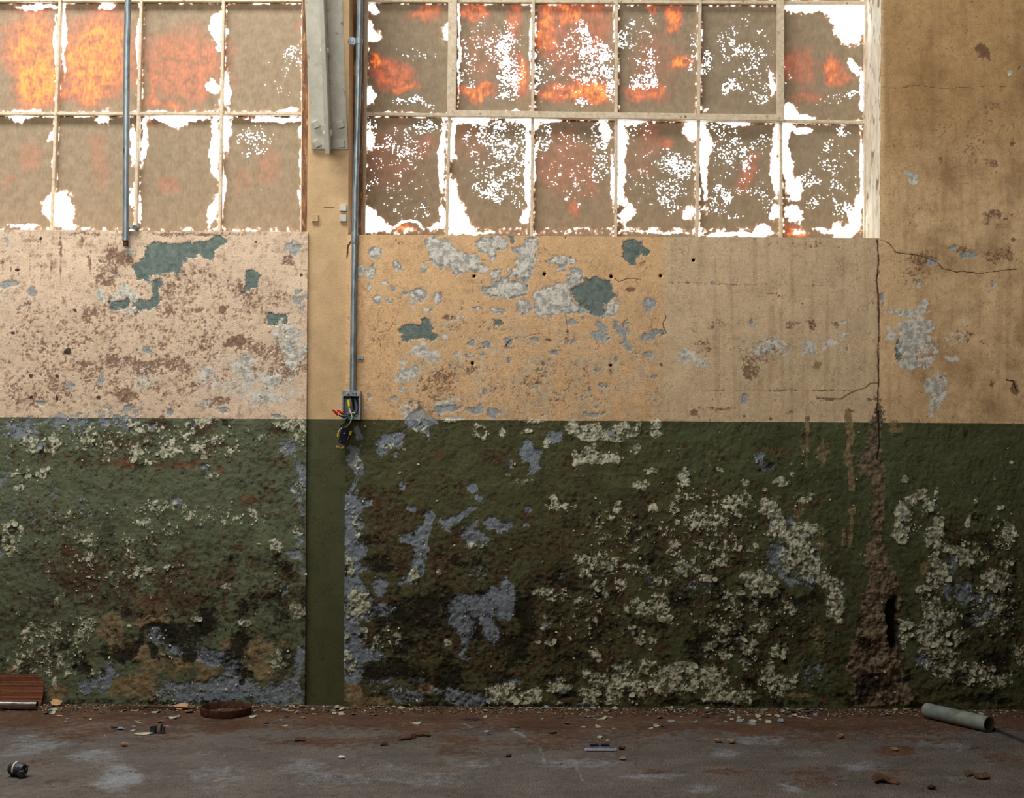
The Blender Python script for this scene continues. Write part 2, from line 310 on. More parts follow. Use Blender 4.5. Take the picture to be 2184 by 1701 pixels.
blobs('grey', 'D', 0.7, (700,120,190,42,0.6), (400,100,210,62,0.56), (100,130,130,85,0.62), (1550,250,62,62,0.58), (1600,350,52,62,0.78), (1590,450,42,75,0.95), (1570,800,48,38,0.9), (1610,890,22,28,0.9), (1600,700,28,64,0.7), (1610,560,22,44,0.6), (860,1250,64,54,0.95), (1120,1350,115,62,0.9), (950,1310,64,44,0.8), (550,1430,85,54,0.68), (1150,1540,360,85,0.84), (1450,1550,190,75,0.8), (1600,1380,28,110,0.9), (1580,1520,44,64,0.8), (520,1500,130,64,0.6), (1250,1420,64,64,0.8), (940,515,40,22,0.75), (1110,350,30,22,0.75), (820,550,36,26,0.8), (1130,395,40,20,0.8), (60,700,60,90,0.45), (350,560,300,120,0.3), (30,500,40,300,0.4), (1500,1000,50,60,0.5))
blobs('brown', 'D', 0.6, (860,100,85,44,0.78), (1080,130,110,54,0.76), (1480,160,64,44,0.78), (500,300,140,64,0.5), (1270,760,140,28,0.58), (400,850,190,160,0.56), (450,930,240,95,0.66), (570,900,85,95,0.7), (950,950,160,95,0.66), (1000,1060,110,85,0.7), (1550,950,64,160,0.56), (1590,560,44,64,0.56), (300,600,210,160,0.42), (1400,350,210,110,0.36), (180,770,22,22,0.8), (830,740,16,54,0.8), (970,730,32,22,0.6), (300,250,300,80,0.42), (1200,300,300,60,0.42), (700,420,500,100,0.26), (1300,900,300,120,0.4), (100,1150,120,120,0.35), (1450,500,120,150,0.42), (1350,1000,250,80,0.45), (750,1000,500,60,0.5), (960,690,30,14,0.6))
blobs('rust', 'D', 0.7, (650,320,95,26,0.72), (950,325,160,22,0.64), (1320,510,64,32,0.66), (800,1080,130,75,0.55), (1600,540,20,30,0.8), (1180,360,24,24,0.75), (700,1500,150,65,0.55), (760,1350,60,50,0.5), (350,1520,40,40,0.4))
blobs('mold_shade', 'D', 0.7, (980,1230,130,110,0.8), (1010,1330,54,75,0.9), (860,1190,130,32,0.82), (1260,1340,95,130,0.76), (1320,1450,64,32,0.68), (1180,1130,160,64,0.6), (1450,1120,140,85,0.6), (1400,1060,160,64,0.48), (630,1340,120,54,0.76), (720,1300,64,44,0.78), (1530,1350,64,85,0.56), (1290,1495,22,22,1), (620,1150,110,54,0.48), (350,1330,160,64,0.48), (1500,930,85,260,0.42), (1200,850,130,64,0.43), (1040,1200,200,60,0.6), (830,1330,36,46,0.8), (540,1440,30,26,0.85), (430,1400,60,50,0.6), (1620,1000,20,500,0.35), (900,1130,300,40,0.45), (330,1620,140,24,0.7))
blobs('tan', 'D', 0.8, (590,1210,85,75,0.95), (650,1290,110,64,0.68), (800,1155,110,32,0.78), (760,1350,64,54,0.88), (900,1400,210,64,0.66), (700,1500,160,75,0.86), (1370,1310,85,64,0.95), (1400,1420,64,44,0.95), (1200,1285,64,44,0.68), (1520,1280,44,32,0.68), (1130,1450,160,54,0.56), (300,1530,75,44,0.8), (1560,1600,75,44,0.8), (780,1560,130,54,0.58), (60,1420,54,44,0.6), (1150,1520,160,40,0.4), (1560,1480,60,20,0.6))
# --- lower middle
for pts in ((80,490,150,490,170,520,235,520,190,560,165,600,205,640,160,700,150,740,205,745,205,800,150,840,210,870,200,890,150,900,210,1000,240,1060,300,1060,360,1090,330,1140,250,1130,200,1160,140,1150,200,1200,180,1290,290,1320,300,1350,190,1380,180,1470,150,1500,85,1480,80,1100,85,700),
            (110,220,180,220,170,280,185,320,190,380,150,380,105,320), (130,120,165,115,180,190,155,190), (125,420,145,410,150,460,125,460),
            (400,90,460,85,540,110,545,180,525,190,520,150,490,150,450,120), (255,190,290,160,400,150,390,210,350,230,310,275,270,260),
            (1010,250,1060,190,1090,240,1135,260,1120,300,1130,340,1090,380,1070,360,1075,320,1030,300), (1180,150,1250,135,1240,200,1195,215,1170,190),
            (370,730,380,700,450,690,500,640,530,570,575,600,560,640,545,690,520,730,530,790,500,850,530,870,490,940,450,950,400,960,360,990,360,960,420,920,450,870,470,790,430,750),
            (590,620,640,595,690,590,740,545,790,550,770,580,720,610,670,640,640,680,600,660), (710,680,760,640,800,630,790,670,840,710,840,740,800,730,770,780,730,770,740,740,710,710),
            (830,640,860,600,900,620,940,640,960,615,990,640,950,670,900,680,850,665), (230,950,290,930,320,960,310,1000,280,1030,240,1010),
            (640,1060,690,1010,740,1020,810,1010,870,1000,880,970,920,1000,950,940,980,950,1005,1000,990,1080,985,1140,930,1160,880,1150,900,1200,915,1240,890,1280,840,1250,820,1190,790,1180,770,1230,740,1300,730,1370,700,1370,690,1340,720,1300,710,1240,680,1190,640,1180,600,1140,640,1120)):
    poly('grey', 'E', pts, 1.05)
blobs('grey', 'E', 0.9, (775,455,30,30,1), (800,505,30,26,1), (440,565,26,22,1), (395,440,16,26), (1065,565,24,16,1), (240,1320,64,54,0.8), (730,1570,110,58,0.95), (600,1540,64,32,0.6), (400,1540,110,64,0.6), (300,1500,110,54,0.5), (360,270,26,20,0.7), (990,310,26,26,0.6), (1050,645,30,14,0.6), (450,1550,60,30,0.8), (1000,1480,60,30,0.5), (1370,1600,60,20,0.8))
blobs('white', 'E', 0.7, (140,640,32,130,0.5), (150,1060,62,85,0.8), (120,880,32,85,0.55), (120,1400,42,110,0.55), (110,1250,32,64,0.5), (150,1110,95,42,0.65), (1640,230,36,32,0.9), (1165,215,22,42,0.85), (925,160,22,22,0.9), (830,170,22,22,0.85), (800,140,64,42,0.5), (1050,150,42,16,0.68), (410,240,20,15,0.9), (650,95,54,13,0.78), (1100,100,64,16,0.6), (960,370,22,16,0.75), (1020,410,75,16,0.58), (1200,510,28,28,0.88), (1250,540,130,28,0.56), (1530,560,32,38,0.88), (1660,440,44,32,0.78), (1700,370,32,22,0.7), (910,685,32,22,0.75), (800,750,64,12,0.6),
      (1420,840,160,64,0.54), (1450,900,130,64,0.5), (1540,980,54,44,0.72), (1430,960,44,44,0.78), (1460,1005,16,16,0.9), (1200,1010,130,64,0.45), (1340,1045,32,16,0.88), (1600,1080,22,28,0.88), (1700,1060,85,64,0.5), (1680,880,85,44,0.66), (1600,880,64,32,0.58), (1150,1200,28,22,0.88), (1110,1270,32,11,0.8), (1190,1280,54,22,0.58), (1430,1330,44,44,0.85), (1630,1230,44,54,0.7), (1680,1280,85,22,0.58), (640,1260,28,32,0.68), (370,1250,28,32,0.68), (200,1210,22,32,0.78), (310,1190,13,22,0.78), (465,920,32,42,0.75), (600,900,16,22,0.78),
      (1220,1510,85,54,0.82), (1400,1550,75,44,0.72), (1480,1470,130,64,0.53), (1600,1500,160,95,0.7), (1650,1580,64,44,0.58), (1690,1420,75,64,0.58), (1220,1600,44,16,0.7), (1430,1590,110,16,0.68), (1560,1410,64,54,0.48), (1500,700,250,200,0.3), (1450,1150,300,200,0.3), (300,1250,150,80,0.4), (500,130,40,40,0.5), (330,220,50,50,0.45), (760,760,50,16,0.6), (1540,300,60,60,0.5), (160,300,20,80,0.5))
poly('white', 'E', (1260,120,1310,90,1330,130,1400,110,1450,90,1470,130,1530,110,1590,90,1620,130,1680,85,1675,160,1640,180,1580,180,1540,210,1500,190,1440,190,1390,200,1330,190,1270,160), 0.85, 9)
poly('white', 'E', (1285,290,1310,250,1340,260,1380,220,1430,210,1420,250,1490,260,1550,270,1590,310,1560,330,1500,320,1420,330,1360,320,1320,360,1300,330), 0.85, 9)
poly('white', 'E', (840,1520,900,1490,1000,1500,1010,1550,1100,1500,1140,1530,1130,1600,1000,1620,850,1600), 0.8, 9)
blobs('brown', 'E', 0.55, (300,540,140,130,0.6), (380,640,210,160,0.5), (950,290,130,85,0.52), (600,770,260,160,0.46), (680,700,85,32,0.68), (870,820,44,64,0.68), (420,780,130,110,0.58), (1280,330,54,64,0.56), (700,980,160,110,0.43), (1700,530,64,85,0.56), (400,300,210,210,0.3), (860,500,44,32,0.5), (1650,620,110,110,0.42), (1100,620,150,120,0.36), (600,900,300,60,0.42), (1150,330,100,60,0.42), (1300,950,200,80,0.4), (250,480,130,60,0.5), (110,300,30,100,0.5), (850,900,200,60,0.5), (620,440,250,80,0.32), (1250,1250,200,80,0.4), (1500,1350,150,60,0.4))
blobs('rust', 'E', 0.75, (580,270,40,32,0.72), (860,500,16,14,0.8), (1230,830,24,14,0.6))
blobs('mold_shade', 'E', 0.6, (420,1130,260,130,0.7), (300,1420,160,85,0.8), (450,1330,160,160,0.57), (1070,1130,85,170,0.8), (1000,1300,85,130,0.66), (600,1050,140,85,0.58), (800,1210,36,52,1.05), (560,1230,130,85,0.58), (480,1440,130,64,0.66), (650,1470,85,110,0.76), (230,720,85,64,0.5), (280,870,130,64,0.58), (1200,1100,160,85,0.43), (1300,960,260,64,0.46), (1250,1470,160,32,0.58), (1280,1560,95,22,0.9), (1600,1550,44,22,0.7), (1700,820,64,160,0.43), (900,1470,160,54,0.5), (1250,900,110,44,0.43), (700,830,300,120,0.35), (1500,1200,250,120,0.4), (1400,1400,250,80,0.42), (95,900,12,40,0.7), (95,1070,12,50,0.7), (900,1620,400,14,0.6), (1500,1040,200,40,0.42), (1650,700,80,100,0.42), (1450,620,80,60,0.4))
blobs('tan', 'E', 0.9, (540,1520,75,44,0.85), (130,1550,62,64,0.92), (200,1590,140,40,0.78), (1020,1630,160,16,0.6), (350,1580,150,30,0.5))
blobs('teal', 'E', 0.6, (800,910,42,64,0.5), (1230,910,42,32,0.55), (470,1460,60,30,0.5), (1200,1000,80,40,0.4))
# --- lower right
blobs('white', 'F', 0.75, (50,110,42,32,0.88), (45,160,42,22,0.68), (215,370,42,54,0.72), (390,360,22,16,0.9), (520,415,28,22,1), (720,420,38,28,0.82), (200,435,44,12,0.8), (170,465,9,16,1), (30,360,32,16,0.8), (40,560,44,44,0.68), (165,640,22,16,0.9), (630,455,16,12,0.9), (780,380,9,14,1), (480,590,32,32,0.68), (640,550,44,44,0.78), (350,520,260,64,0.42), (590,960,110,64,0.86), (690,1000,32,54,0.88), (430,1020,32,28,0.95), (500,1020,28,16,0.95), (390,840,64,44,0.72), (560,770,32,28,0.72), (200,880,85,54,0.58), (90,950,75,44,0.68), (320,930,54,32,0.6), (80,1070,75,54,0.78), (100,1140,54,64,0.68), (380,1080,12,16,0.9), (640,1190,48,44,0.86), (430,1190,44,28,0.78), (480,1260,64,22,0.78), (740,1110,64,44,0.58), (1000,1080,64,110,0.56), (1030,1160,28,22,0.78),
      (400,1330,110,64,0.64), (350,1290,64,32,0.68), (550,1300,54,44,0.68), (700,1320,64,54,0.58), (640,1440,64,64,0.7), (150,1430,160,54,0.82), (330,1470,130,75,0.76), (150,1500,160,54,0.7), (400,1560,130,44,0.74), (380,1450,64,44,0.68), (500,1530,85,64,0.58), (700,1500,110,85,0.5), (560,1380,85,64,0.42), (300,700,360,310,0.34), (500,1150,360,210,0.35), (820,500,50,26,0.7), (870,480,30,10,0.9), (300,720,60,60,0.5), (420,620,120,100,0.42), (700,640,60,80,0.5), (150,780,60,60,0.5),
      (1545,480,16,54,0.78), (1500,560,64,64,0.54), (1560,640,44,32,0.78), (1540,720,64,64,0.82), (1650,760,110,44,0.68), (1700,840,64,75,0.66), (1560,930,64,85,0.66), (1480,990,54,32,0.68), (1530,1080,64,110,0.7), (1620,1130,85,64,0.58), (1380,1170,64,32,0.88), (1500,1230,85,64,0.82), (1370,1250,44,64,0.82), (1560,1330,130,64,0.7), (1650,1400,85,54,0.58), (1550,1420,110,44,0.58), (1850,940,85,64,0.7), (1790,800,44,44,0.58), (1940,680,32,54,0.78), (1710,630,22,44,0.68), (1380,400,18,26,1), (1938,313,13,9,1), (1720,430,44,13,0.58), (1750,520,12,13,1), (1890,550,54,16,0.5), (1900,700,110,110,0.42), (1850,1100,160,210,0.44), (1800,1450,210,85,0.48), (1650,1250,80,60,0.5), (1620,640,40,30,0.5), (1430,640,50,60,0.45), (1530,820,40,60,0.7), (1920,850,80,60,0.5))
poly('white', 'F', (610,550,680,540,720,570,760,640,850,620,900,640,960,690,900,710,930,760,900,800,960,860,990,900,1040,930,1060,980,1050,1060,1020,1060,960,1000,900,960,860,960,800,900,740,900,700,870,690,800,720,760,650,720,620,690,660,650), 0.66, 14)
poly('white', 'F', (1320,560,1380,500,1440,460,1500,450,1510,490,1440,510,1420,560,1400,620,1400,700,1380,750,1340,740,1300,700,1320,650), 0.82, 9)
blobs('grey', 'F', 0.6, (780,830,190,160,0.6), (700,660,64,64,0.58), (1000,980,64,64,0.5), (1640,1000,64,64,0.58), (1700,1010,54,64,0.78), (1470,1370,64,54,0.8), (1660,830,64,54,0.54), (1800,1080,85,85,0.58), (1560,1180,64,64,0.5), (30,950,64,44,0.43), (600,300,44,44,0.6), (750,640,54,54,0.5), (880,1450,110,110,0.42), (1600,880,40,60,0.6), (1770,1170,50,50,0.7), (260,980,120,80,0.4), (640,330,60,30,0.6))
blobs('brown', 'F', 0.6, (60,480,85,210,0.46), (880,520,75,44,0.66), (250,1050,260,110,0.43), (450,600,260,160,0.36), (860,160,28,28,0.9), (1700,150,28,28,0.85), (200,230,22,20,0.9), (75,215,14,12,0.9), (300,800,200,200,0.36), (150,1230,150,80,0.42), (700,1200,150,60,0.42), (1380,570,30,20,0.4), (400,290,250,16,0.5), (700,250,130,40,0.4), (560,680,80,60,0.4))
blobs('rust', 'F', 0.7, (700,250,70,22,0.62), (800,560,50,60,0.6), (660,240,20,16,0.8), (860,160,12,12,1), (1320,150,26,20,0.9), (1052,288,12,12,1), (950,1590,50,16,0.7), (1500,1500,120,40,0.42))
blobs('tan', 'F', 0.85, (1480,880,32,38,0.72), (800,560,60,70,0.62), (740,510,60,40,0.5), (940,260,60,60,0.48), (920,1250,80,90,0.5), (820,1560,90,18,0.8), (1095,562,28,30,0.85), (1590,990,50,40,0.5), (850,200,40,140,0.36), (1330,140,50,44,0.62), (1860,960,50,40,0.5), (900,760,40,100,0.4))
line('tan', 'F', (1085,60,1080,200,1060,290,1085,350,1092,450), 8, 0.82); line('tan', 'F', (1095,560,1088,660,1082,760), 5, 0.8); line('tan', 'F', (940,190,935,330), 5, 0.62); line('tan', 'F', (860,90,856,340), 4, 0.6); line('crust', 'F', (1060,290,1150,280), 4, 0.8); line('crust', 'F', (1155,270,1160,390), 7, 0.8); line('crust', 'F', (1050,680,1045,760), 5, 0.8)
blobs('mold_shade', 'F', 0.6, (1305,1170,32,180,1.15), (1180,1300,54,64,0.7), (1200,1500,130,75,0.82), (1350,1450,85,64,0.43), (830,1050,130,64,0.58), (650,1080,85,64,0.5), (640,330,44,32,0.58), (1680,1470,85,64,0.78), (1880,1380,130,110,0.58), (1950,1150,64,310,0.58), (900,820,44,32,0.43), (560,1500,54,44,0.68), (250,1310,160,54,0.5), (1600,700,64,32,0.5), (450,1230,310,110,0.38), (300,1350,160,32,0.5), (540,1350,60,40,0.6), (450,850,120,30,0.5), (740,1030,60,40,0.5), (700,1230,60,60,0.45), (1500,570,50,60,0.5), (1800,620,120,40,0.45), (1750,900,60,60,0.5), (1640,1500,300,50,0.45), (200,1030,120,60,0.4), (560,1200,80,60,0.45), (1750,750,200,80,0.38), (200,1590,200,20,0.6), (1450,1500,60,60,0.4))  # first entry puts the seam cavity's shade into the colour, the rest is mold
poly('crust', 'F', (1215,100,1255,100,1250,300,1275,380,1270,560,1260,760,1285,830,1320,900,1330,1000,1360,1060,1330,1180,1340,1400,1400,1500,1430,1600,1080,1620,1100,1500,1060,1400,1100,1250,1150,1150,1150,1050,1180,950,1160,850,1170,770,1200,700,1190,600,1220,500,1200,400,1140,390,1130,300,1170,250,1160,190,1200,150), 0.95, 10)
line('crack', 'F', (1235,40,1240,200,1225,300), 1.3, 1.0)

blobs('brown', 'E', 0.42, (1300,900,520,560,0.40), (500,1000,450,500,0.38), (900,1350,700,250,0.42)); blobs('brown', 'F', 0.42, (350,720,470,480,0.44), (500,1250,600,300,0.42), (1750,900,300,400,0.40)); blobs('brown', 'D', 0.4, (850,950,800,280,0.42), (850,250,850,140,0.40))
blobs('mold_shade', 'F', 0.4, (450,1200,600,350,0.36), (1750,1250,300,300,0.38)); blobs('mold_shade', 'E', 0.4, (700,1200,700,320,0.36)); blobs('mold_shade', 'D', 0.4, (1000,1250,600,200,0.36))
blobs('mold_shade', 'D', 0.5, (850,1595,850,26,0.52)); blobs('mold_shade', 'E', 0.5, (850,1615,900,18,0.55), (600,1560,450,40,0.4)); blobs('mold_shade', 'F', 0.5, (500,1600,600,18,0.55), (1700,1590,350,30,0.6), (1150,1580,250,40,0.5))  # base strips: mold, together with contact shade painted into the colour
blobs('brown', 'A', 0.4, (900,850,1000,460,0.36))
rb = random.Random(12)   # the same wear goes on beyond the frame
for side in (-420, 2190):
    for i in range(70):
        x, y = side + rb.uniform(0, 420), rb.uniform(900, 1500); BLOBS.append((rb.choice(('white', 'white', 'brown', 'mold_shade', 'grey', 'tan')), x, y, rb.uniform(10, 50), rb.uniform(8, 30), rb.uniform(0.4, 0.85), 0))
    for i in range(24):
        x, y = side + rb.uniform(0, 420), rb.uniform(520, 890); BLOBS.append((rb.choice(('brown', 'brown', 'grey', 'white')), x, y, rb.uniform(8, 50), rb.uniform(6, 25), rb.uniform(0.35, 0.7), 0))
LAYERS = ('grey', 'white', 'teal', 'brown', 'mold_shade', 'tan', 'crust', 'crack', 'rust', 'hole')
def seg_dist(px, py, pts, closed):
    d = np.full(px.shape, 1e9); n = len(pts)
    for i in range(n if closed else n - 1):
        (ax, ay), (bx, by) = pts[i], pts[(i + 1) % n]
        ex, ey = bx - ax, by - ay; t = np.clip(((px - ax) * ex + (py - ay) * ey) / (ex * ex + ey * ey + 1e-9), 0, 1)
        d = np.minimum(d, np.hypot(px - ax - t * ex, py - ay - t * ey))
    return d
def inside(px, py, pts):
    r = np.zeros(px.shape, bool); n = len(pts); j = n - 1
    for i in range(n):
        (xi, yi), (xj, yj) = pts[i], pts[j]
        c = ((yi > py) != (yj > py)) & (px < (xj - xi) * (py - yi) / (yj - yi + 1e-12) + xi); r ^= c; j = i
    return r
def fields(PX, PY, layers, warp=1.0, BL=None, PL=None, LN=None):
    """PX, PY: grids that grow along axis 1 / axis 0 -> {layer: field}"""
    BL = BLOBS if BL is None else BL; PL = POLYS if PL is None else PL; LN = LINES if LN is None else LN
    wx = (fbm(PX / 70, PY / 70, 4, 11) * 26 + fbm(PX / 14, PY / 14, 2, 21) * 7) * warp
    wy = (fbm(PX / 70, PY / 70, 4, 31) * 26 + fbm(PX / 14, PY / 14, 2, 41) * 7) * warp
    F = {l: np.zeros(PX.shape) for l in layers}
    xs, ys = PX[PX.shape[0] // 2], PY[:, PY.shape[1] // 2]
    def win(x0, x1, y0, y1):
        ii = np.nonzero((ys > y0) & (ys < y1))[0]; jj = np.nonzero((xs > x0) & (xs < x1))[0]
        if len(ii) == 0 or len(jj) == 0: return None
        return slice(ii[0], ii[-1] + 1), slice(jj[0], jj[-1] + 1)
    for l, cx, cy, rx, ry, s, an in BL:
        if l not in F: continue
        R = max(rx, ry) * 1.3 + 40; w = win(cx - R, cx + R, cy - R, cy + R)
        if w is None: continue
        k = min(1.0, min(rx, ry) / 16.0)
        dx = PX[w] + wx[w] * k - cx; dy = PY[w] + wy[w] * k - cy
        if an: dx, dy = dx * math.cos(an) + dy * math.sin(an), -dx * math.sin(an) + dy * math.cos(an)
        r = np.hypot(dx / rx, dy / ry)
        F[l][w] = np.maximum(F[l][w], s * (1 - sstep(0.45, 1.3, r)))
    for l, pts, s, soft in PL:
        if l not in F: continue
        ax = [p[0] for p in pts]; ay = [p[1] for p in pts]; w = win(min(ax) - 30, max(ax) + 30, min(ay) - 30, max(ay) + 30)
        if w is None: continue
        qx, qy = PX[w] + wx[w] * 0.22, PY[w] + wy[w] * 0.22
        d = seg_dist(qx, qy, pts, True) * np.where(inside(qx, qy, pts), 1, -1)
        F[l][w] = np.maximum(F[l][w], s * sstep(-soft, soft, d))
    for l, pts, hw, s in LN:
        if l not in F: continue
        ax = [p[0] for p in pts]; ay = [p[1] for p in pts]; w = win(min(ax) - 30, max(ax) + 30, min(ay) - 30, max(ay) + 30)
        if w is None: continue
        k = min(1.0, hw / 8.0) * 0.25 + 0.12
        d = seg_dist(PX[w] + wx[w] * k, PY[w] + wy[w] * k, pts, False)
        F[l][w] = np.maximum(F[l][w], s * (1 - sstep(hw * 0.5, hw * 1.3 + 1.0, d)))
    return F

# ---------------------------------------------------------------- wall materials
DADO_Z = CAMZ - 45.5 / S
def flat_noise(t, p, scale, detail, rough=0.6):
    """noise over the wall face (x, z) only"""
    sx = t.n('ShaderNodeSeparateXYZ'); t.put(sx.inputs[0], p); cb = t.n('ShaderNodeCombineXYZ'); t.put(cb.inputs[0], sx.outputs[0]); t.put(cb.inputs[1], sx.outputs[2])
    nd = t.n('ShaderNodeTexNoise', noise_dimensions='2D'); t.put(nd.inputs['Vector'], cb.outputs[0]); nd.inputs['Scale'].default_value = scale; nd.inputs['Detail'].default_value = detail; nd.inputs['Roughness'].default_value = rough
    return nd.outputs['Fac'], nd.outputs['Color'], sx.outputs[2]
def paint_material(name, worn=True, base=(202, 170, 128)):
    t = NT(name); p = t.coord()
    f3, c3, z = flat_noise(t, p, 210, 1.5)
    if not worn:
        f1, c1, _ = flat_noise(t, p, 14, 5)
        dado = t.math('LESS_THAN', z, DADO_Z)
        paint = t.mix(dado, L4(base), L4(OLIVE_COLUMN))
        v = t.math('ADD', t.ramp(f1, 0.25, 0.75, 0.86, 1.12, False), t.ramp(f3, 0.2, 0.8, -0.06, 0.06, False)); vv = t.n('ShaderNodeCombineColor'); [t.put(vv.inputs[i], v) for i in range(3)]
        paint = t.mix(1.0, paint, vv.outputs[0], 'MULTIPLY')
        vo = t.n('ShaderNodeTexVoronoi', feature='DISTANCE_TO_EDGE'); wv = t.n('ShaderNodeVectorMath', operation='MULTIPLY_ADD'); t.put(wv.inputs[0], c1); wv.inputs[1].default_value = (0.25, 0.25, 0.25); t.put(wv.inputs[2], p)
        t.put(vo.inputs['Vector'], wv.outputs[0]); vo.inputs['Scale'].default_value = 6.0
        net = t.math('MULTIPLY', t.ramp(vo.outputs['Distance'], 0.0, 0.016, 1, 0), t.math('MULTIPLY', dado, 0.8))
        colr = t.mix(net, paint, L4((38, 32, 22))); colr = t.mix(t.ramp(f3, 0.68, 0.76, 0, 0.5), colr, L4((110, 80, 55)))
        return t.done(t.principled(colr, 0.6, 0, t.bump(f3, 0.0008), 0.25))
    A = t.attr('wearA')[1]; B = t.attr('wearB')[1]; C = t.attr('wearC')[1]; n3 = t.rgb(c3); nv = C[3]
    dado = t.math('LESS_THAN', t.math('MULTIPLY_ADD', t.math('SUBTRACT', f3, 0.5), 0.004, z), DADO_Z)
    paint = t.mix(dado, t.attr('base')[0], t.attr('olive')[0])
    v = t.ramp(f3, 0.25, 0.75, 0.86, 1.14, False); vv = t.n('ShaderNodeCombineColor'); [t.put(vv.inputs[i], v) for i in range(3)]
    colr = t.mix(1.0, paint, vv.outputs[0], 'MULTIPLY')
    d1, d2, d3 = [t.math('MULTIPLY', t.math('SUBTRACT', n3[i], 0.5), 0.65) for i in range(3)]; d2w = t.math('MULTIPLY', d2, 0.7)
    def mask(F, d, w=0.05): return t.ramp(t.math('ADD', F, d), 0.5 - w, 0.5 + w)
    grey = mask(A[0], d1); white = mask(A[1], d2w, 0.06); teal = mask(A[2], d3, 0.04); brown = mask(A[3], d1, 0.22); mold_shade = mask(B[0], d2, 0.2); tan = mask(B[1], d3, 0.14)
    crust = mask(B[2], d1, 0.07); crack = mask(B[3], d2, 0.15); rust = mask(C[0], d3, 0.18); hole = t.ramp(C[1], 0.45, 0.6); net = C[2]
    colr = t.mix(t.math('MULTIPLY', net, 0.65), colr, t.mix(dado, L4((118, 84, 58)), L4((34, 26, 17))))
    colr = t.mix(t.math('MULTIPLY', brown, 0.8), colr, t.mix(dado, t.mix(n3[1], L4((78, 50, 42)), L4((130, 94, 72))), t.mix(nv, L4((48, 34, 24)), L4((96, 66, 46)))))
    colr = t.mix(t.math('MULTIPLY', rust, 0.75), colr, t.mix(nv, L4((90, 54, 36)), L4((128, 84, 58))))
    colr = t.mix(t.math('MULTIPLY', tan, 0.85), colr, t.mix(nv, L4((112, 90, 60)), L4((160, 142, 106))))
    g1 = t.mix(nv, t.mix(dado, L4((140, 143, 142)), L4((104, 112, 122))), t.mix(dado, L4((186, 187, 182)), L4((144, 152, 158))))
    colr = t.mix(grey, colr, t.mix(t.ramp(n3[2], 0.56, 0.72, 0, 0.6), g1, L4((84, 88, 92))))
    colr = t.mix(teal, colr, t.mix(nv, L4((90, 105, 97)), L4((126, 138, 132))))
    w1 = t.mix(t.ramp(t.math('MULTIPLY_ADD', nv, 0.72, t.math('MULTIPLY', n3[0], 0.28)), 0.25, 0.68), t.mix(dado, L4((168, 166, 156)), L4((98, 99, 80))), t.mix(dado, L4((222, 217, 204)), L4((204, 203, 176))))
    colr = t.mix(white, colr, w1)
    colr = t.mix(crust, colr, t.mix(nv, L4((62, 50, 38)), L4((144, 126, 102))))
    colr = t.mix(t.math('MULTIPLY', mold_shade, 0.88), colr, t.mix(nv, L4((20, 16, 11)), L4((40, 34, 25))))
    colr = t.mix(t.math('MULTIPLY', crack, 0.9), colr, L4((44, 28, 18)))
    colr = t.mix(hole, colr, L4((16, 9, 6)))
    return t.done(t.principled(colr, 0.75, 0, t.bump(f3, 0.0009), 0.2))
OLIVE_COLUMN = (78, 80, 52)
M = {}
M['wall'] = paint_material('worn_wall_paint'); M['column'] = paint_material('column_paint', False)

# ---------------------------------------------------------------- the wall in view
UCL, UCR, UJ = -438.0, -355.0, 782.0          # edges of the column and of the right window jamb (wall units)
VSL, VSR, VB, VHEAD, VTOP = 354.0, 348.0, -675.0, 1100.0, 2100.0
UMIN, UMAX, REVEAL = -4200.0, 4800.0, 0.25
GROW = 1.06
def axis(lo, hi, flo, fhi, step):
    """coordinates lo..hi, fine between flo and fhi, growing coarser outside"""
    a = list(np.linspace(max(lo, flo), min(hi, fhi), max(2, int(round((min(hi, fhi) - max(lo, flo)) / step)) + 1)))
    s = step; x = a[0]; pre = []
    while x > lo + 1e-6: s *= GROW; x = max(lo, x - s) if x - s > lo + s * 0.5 else lo; pre.append(x)
    s = step; x = a[-1]; post = []
    while x < hi - 1e-6: s *= GROW; x = x + s if x + s < hi - s * 0.5 else hi; post.append(x)
    return np.array(pre[::-1] + a + post)
STEP = 2.0
def cells(x, y, seed):
    """nearest jittered site: random value of the cell, offset from its site, distance to the border"""
    xi, yi = np.floor(x).astype(np.int64), np.floor(y).astype(np.int64)
    R = np.random.RandomState(seed).rand(4, 1024)
    b1 = np.full(x.shape, 9.0); b2 = np.full(x.shape, 9.0); ident = np.zeros(x.shape, np.int64); ox = np.zeros(x.shape); oy = np.zeros(x.shape)
    for i in (-1, 0, 1):
        for j in (-1, 0, 1):
            h = _perm[(_perm[(xi + i + seed) & 1023] + yi + j) & 1023]
            dx, dy = x - (xi + i + 0.1 + 0.8 * R[0][h]), y - (yi + j + 0.1 + 0.8 * R[1][h]); d = np.hypot(dx, dy); m = d < b1
            b2 = np.where(m, b1, np.minimum(b2, d)); b1 = np.where(m, d, b1); ident = np.where(m, h, ident); ox = np.where(m, dx, ox); oy = np.where(m, dy, oy)
    return R[2][ident], ox, oy, b2 - b1, R[3][ident]
def norm(a): return (a - a.mean()) / (a.std() + 1e-6)
NSC = None
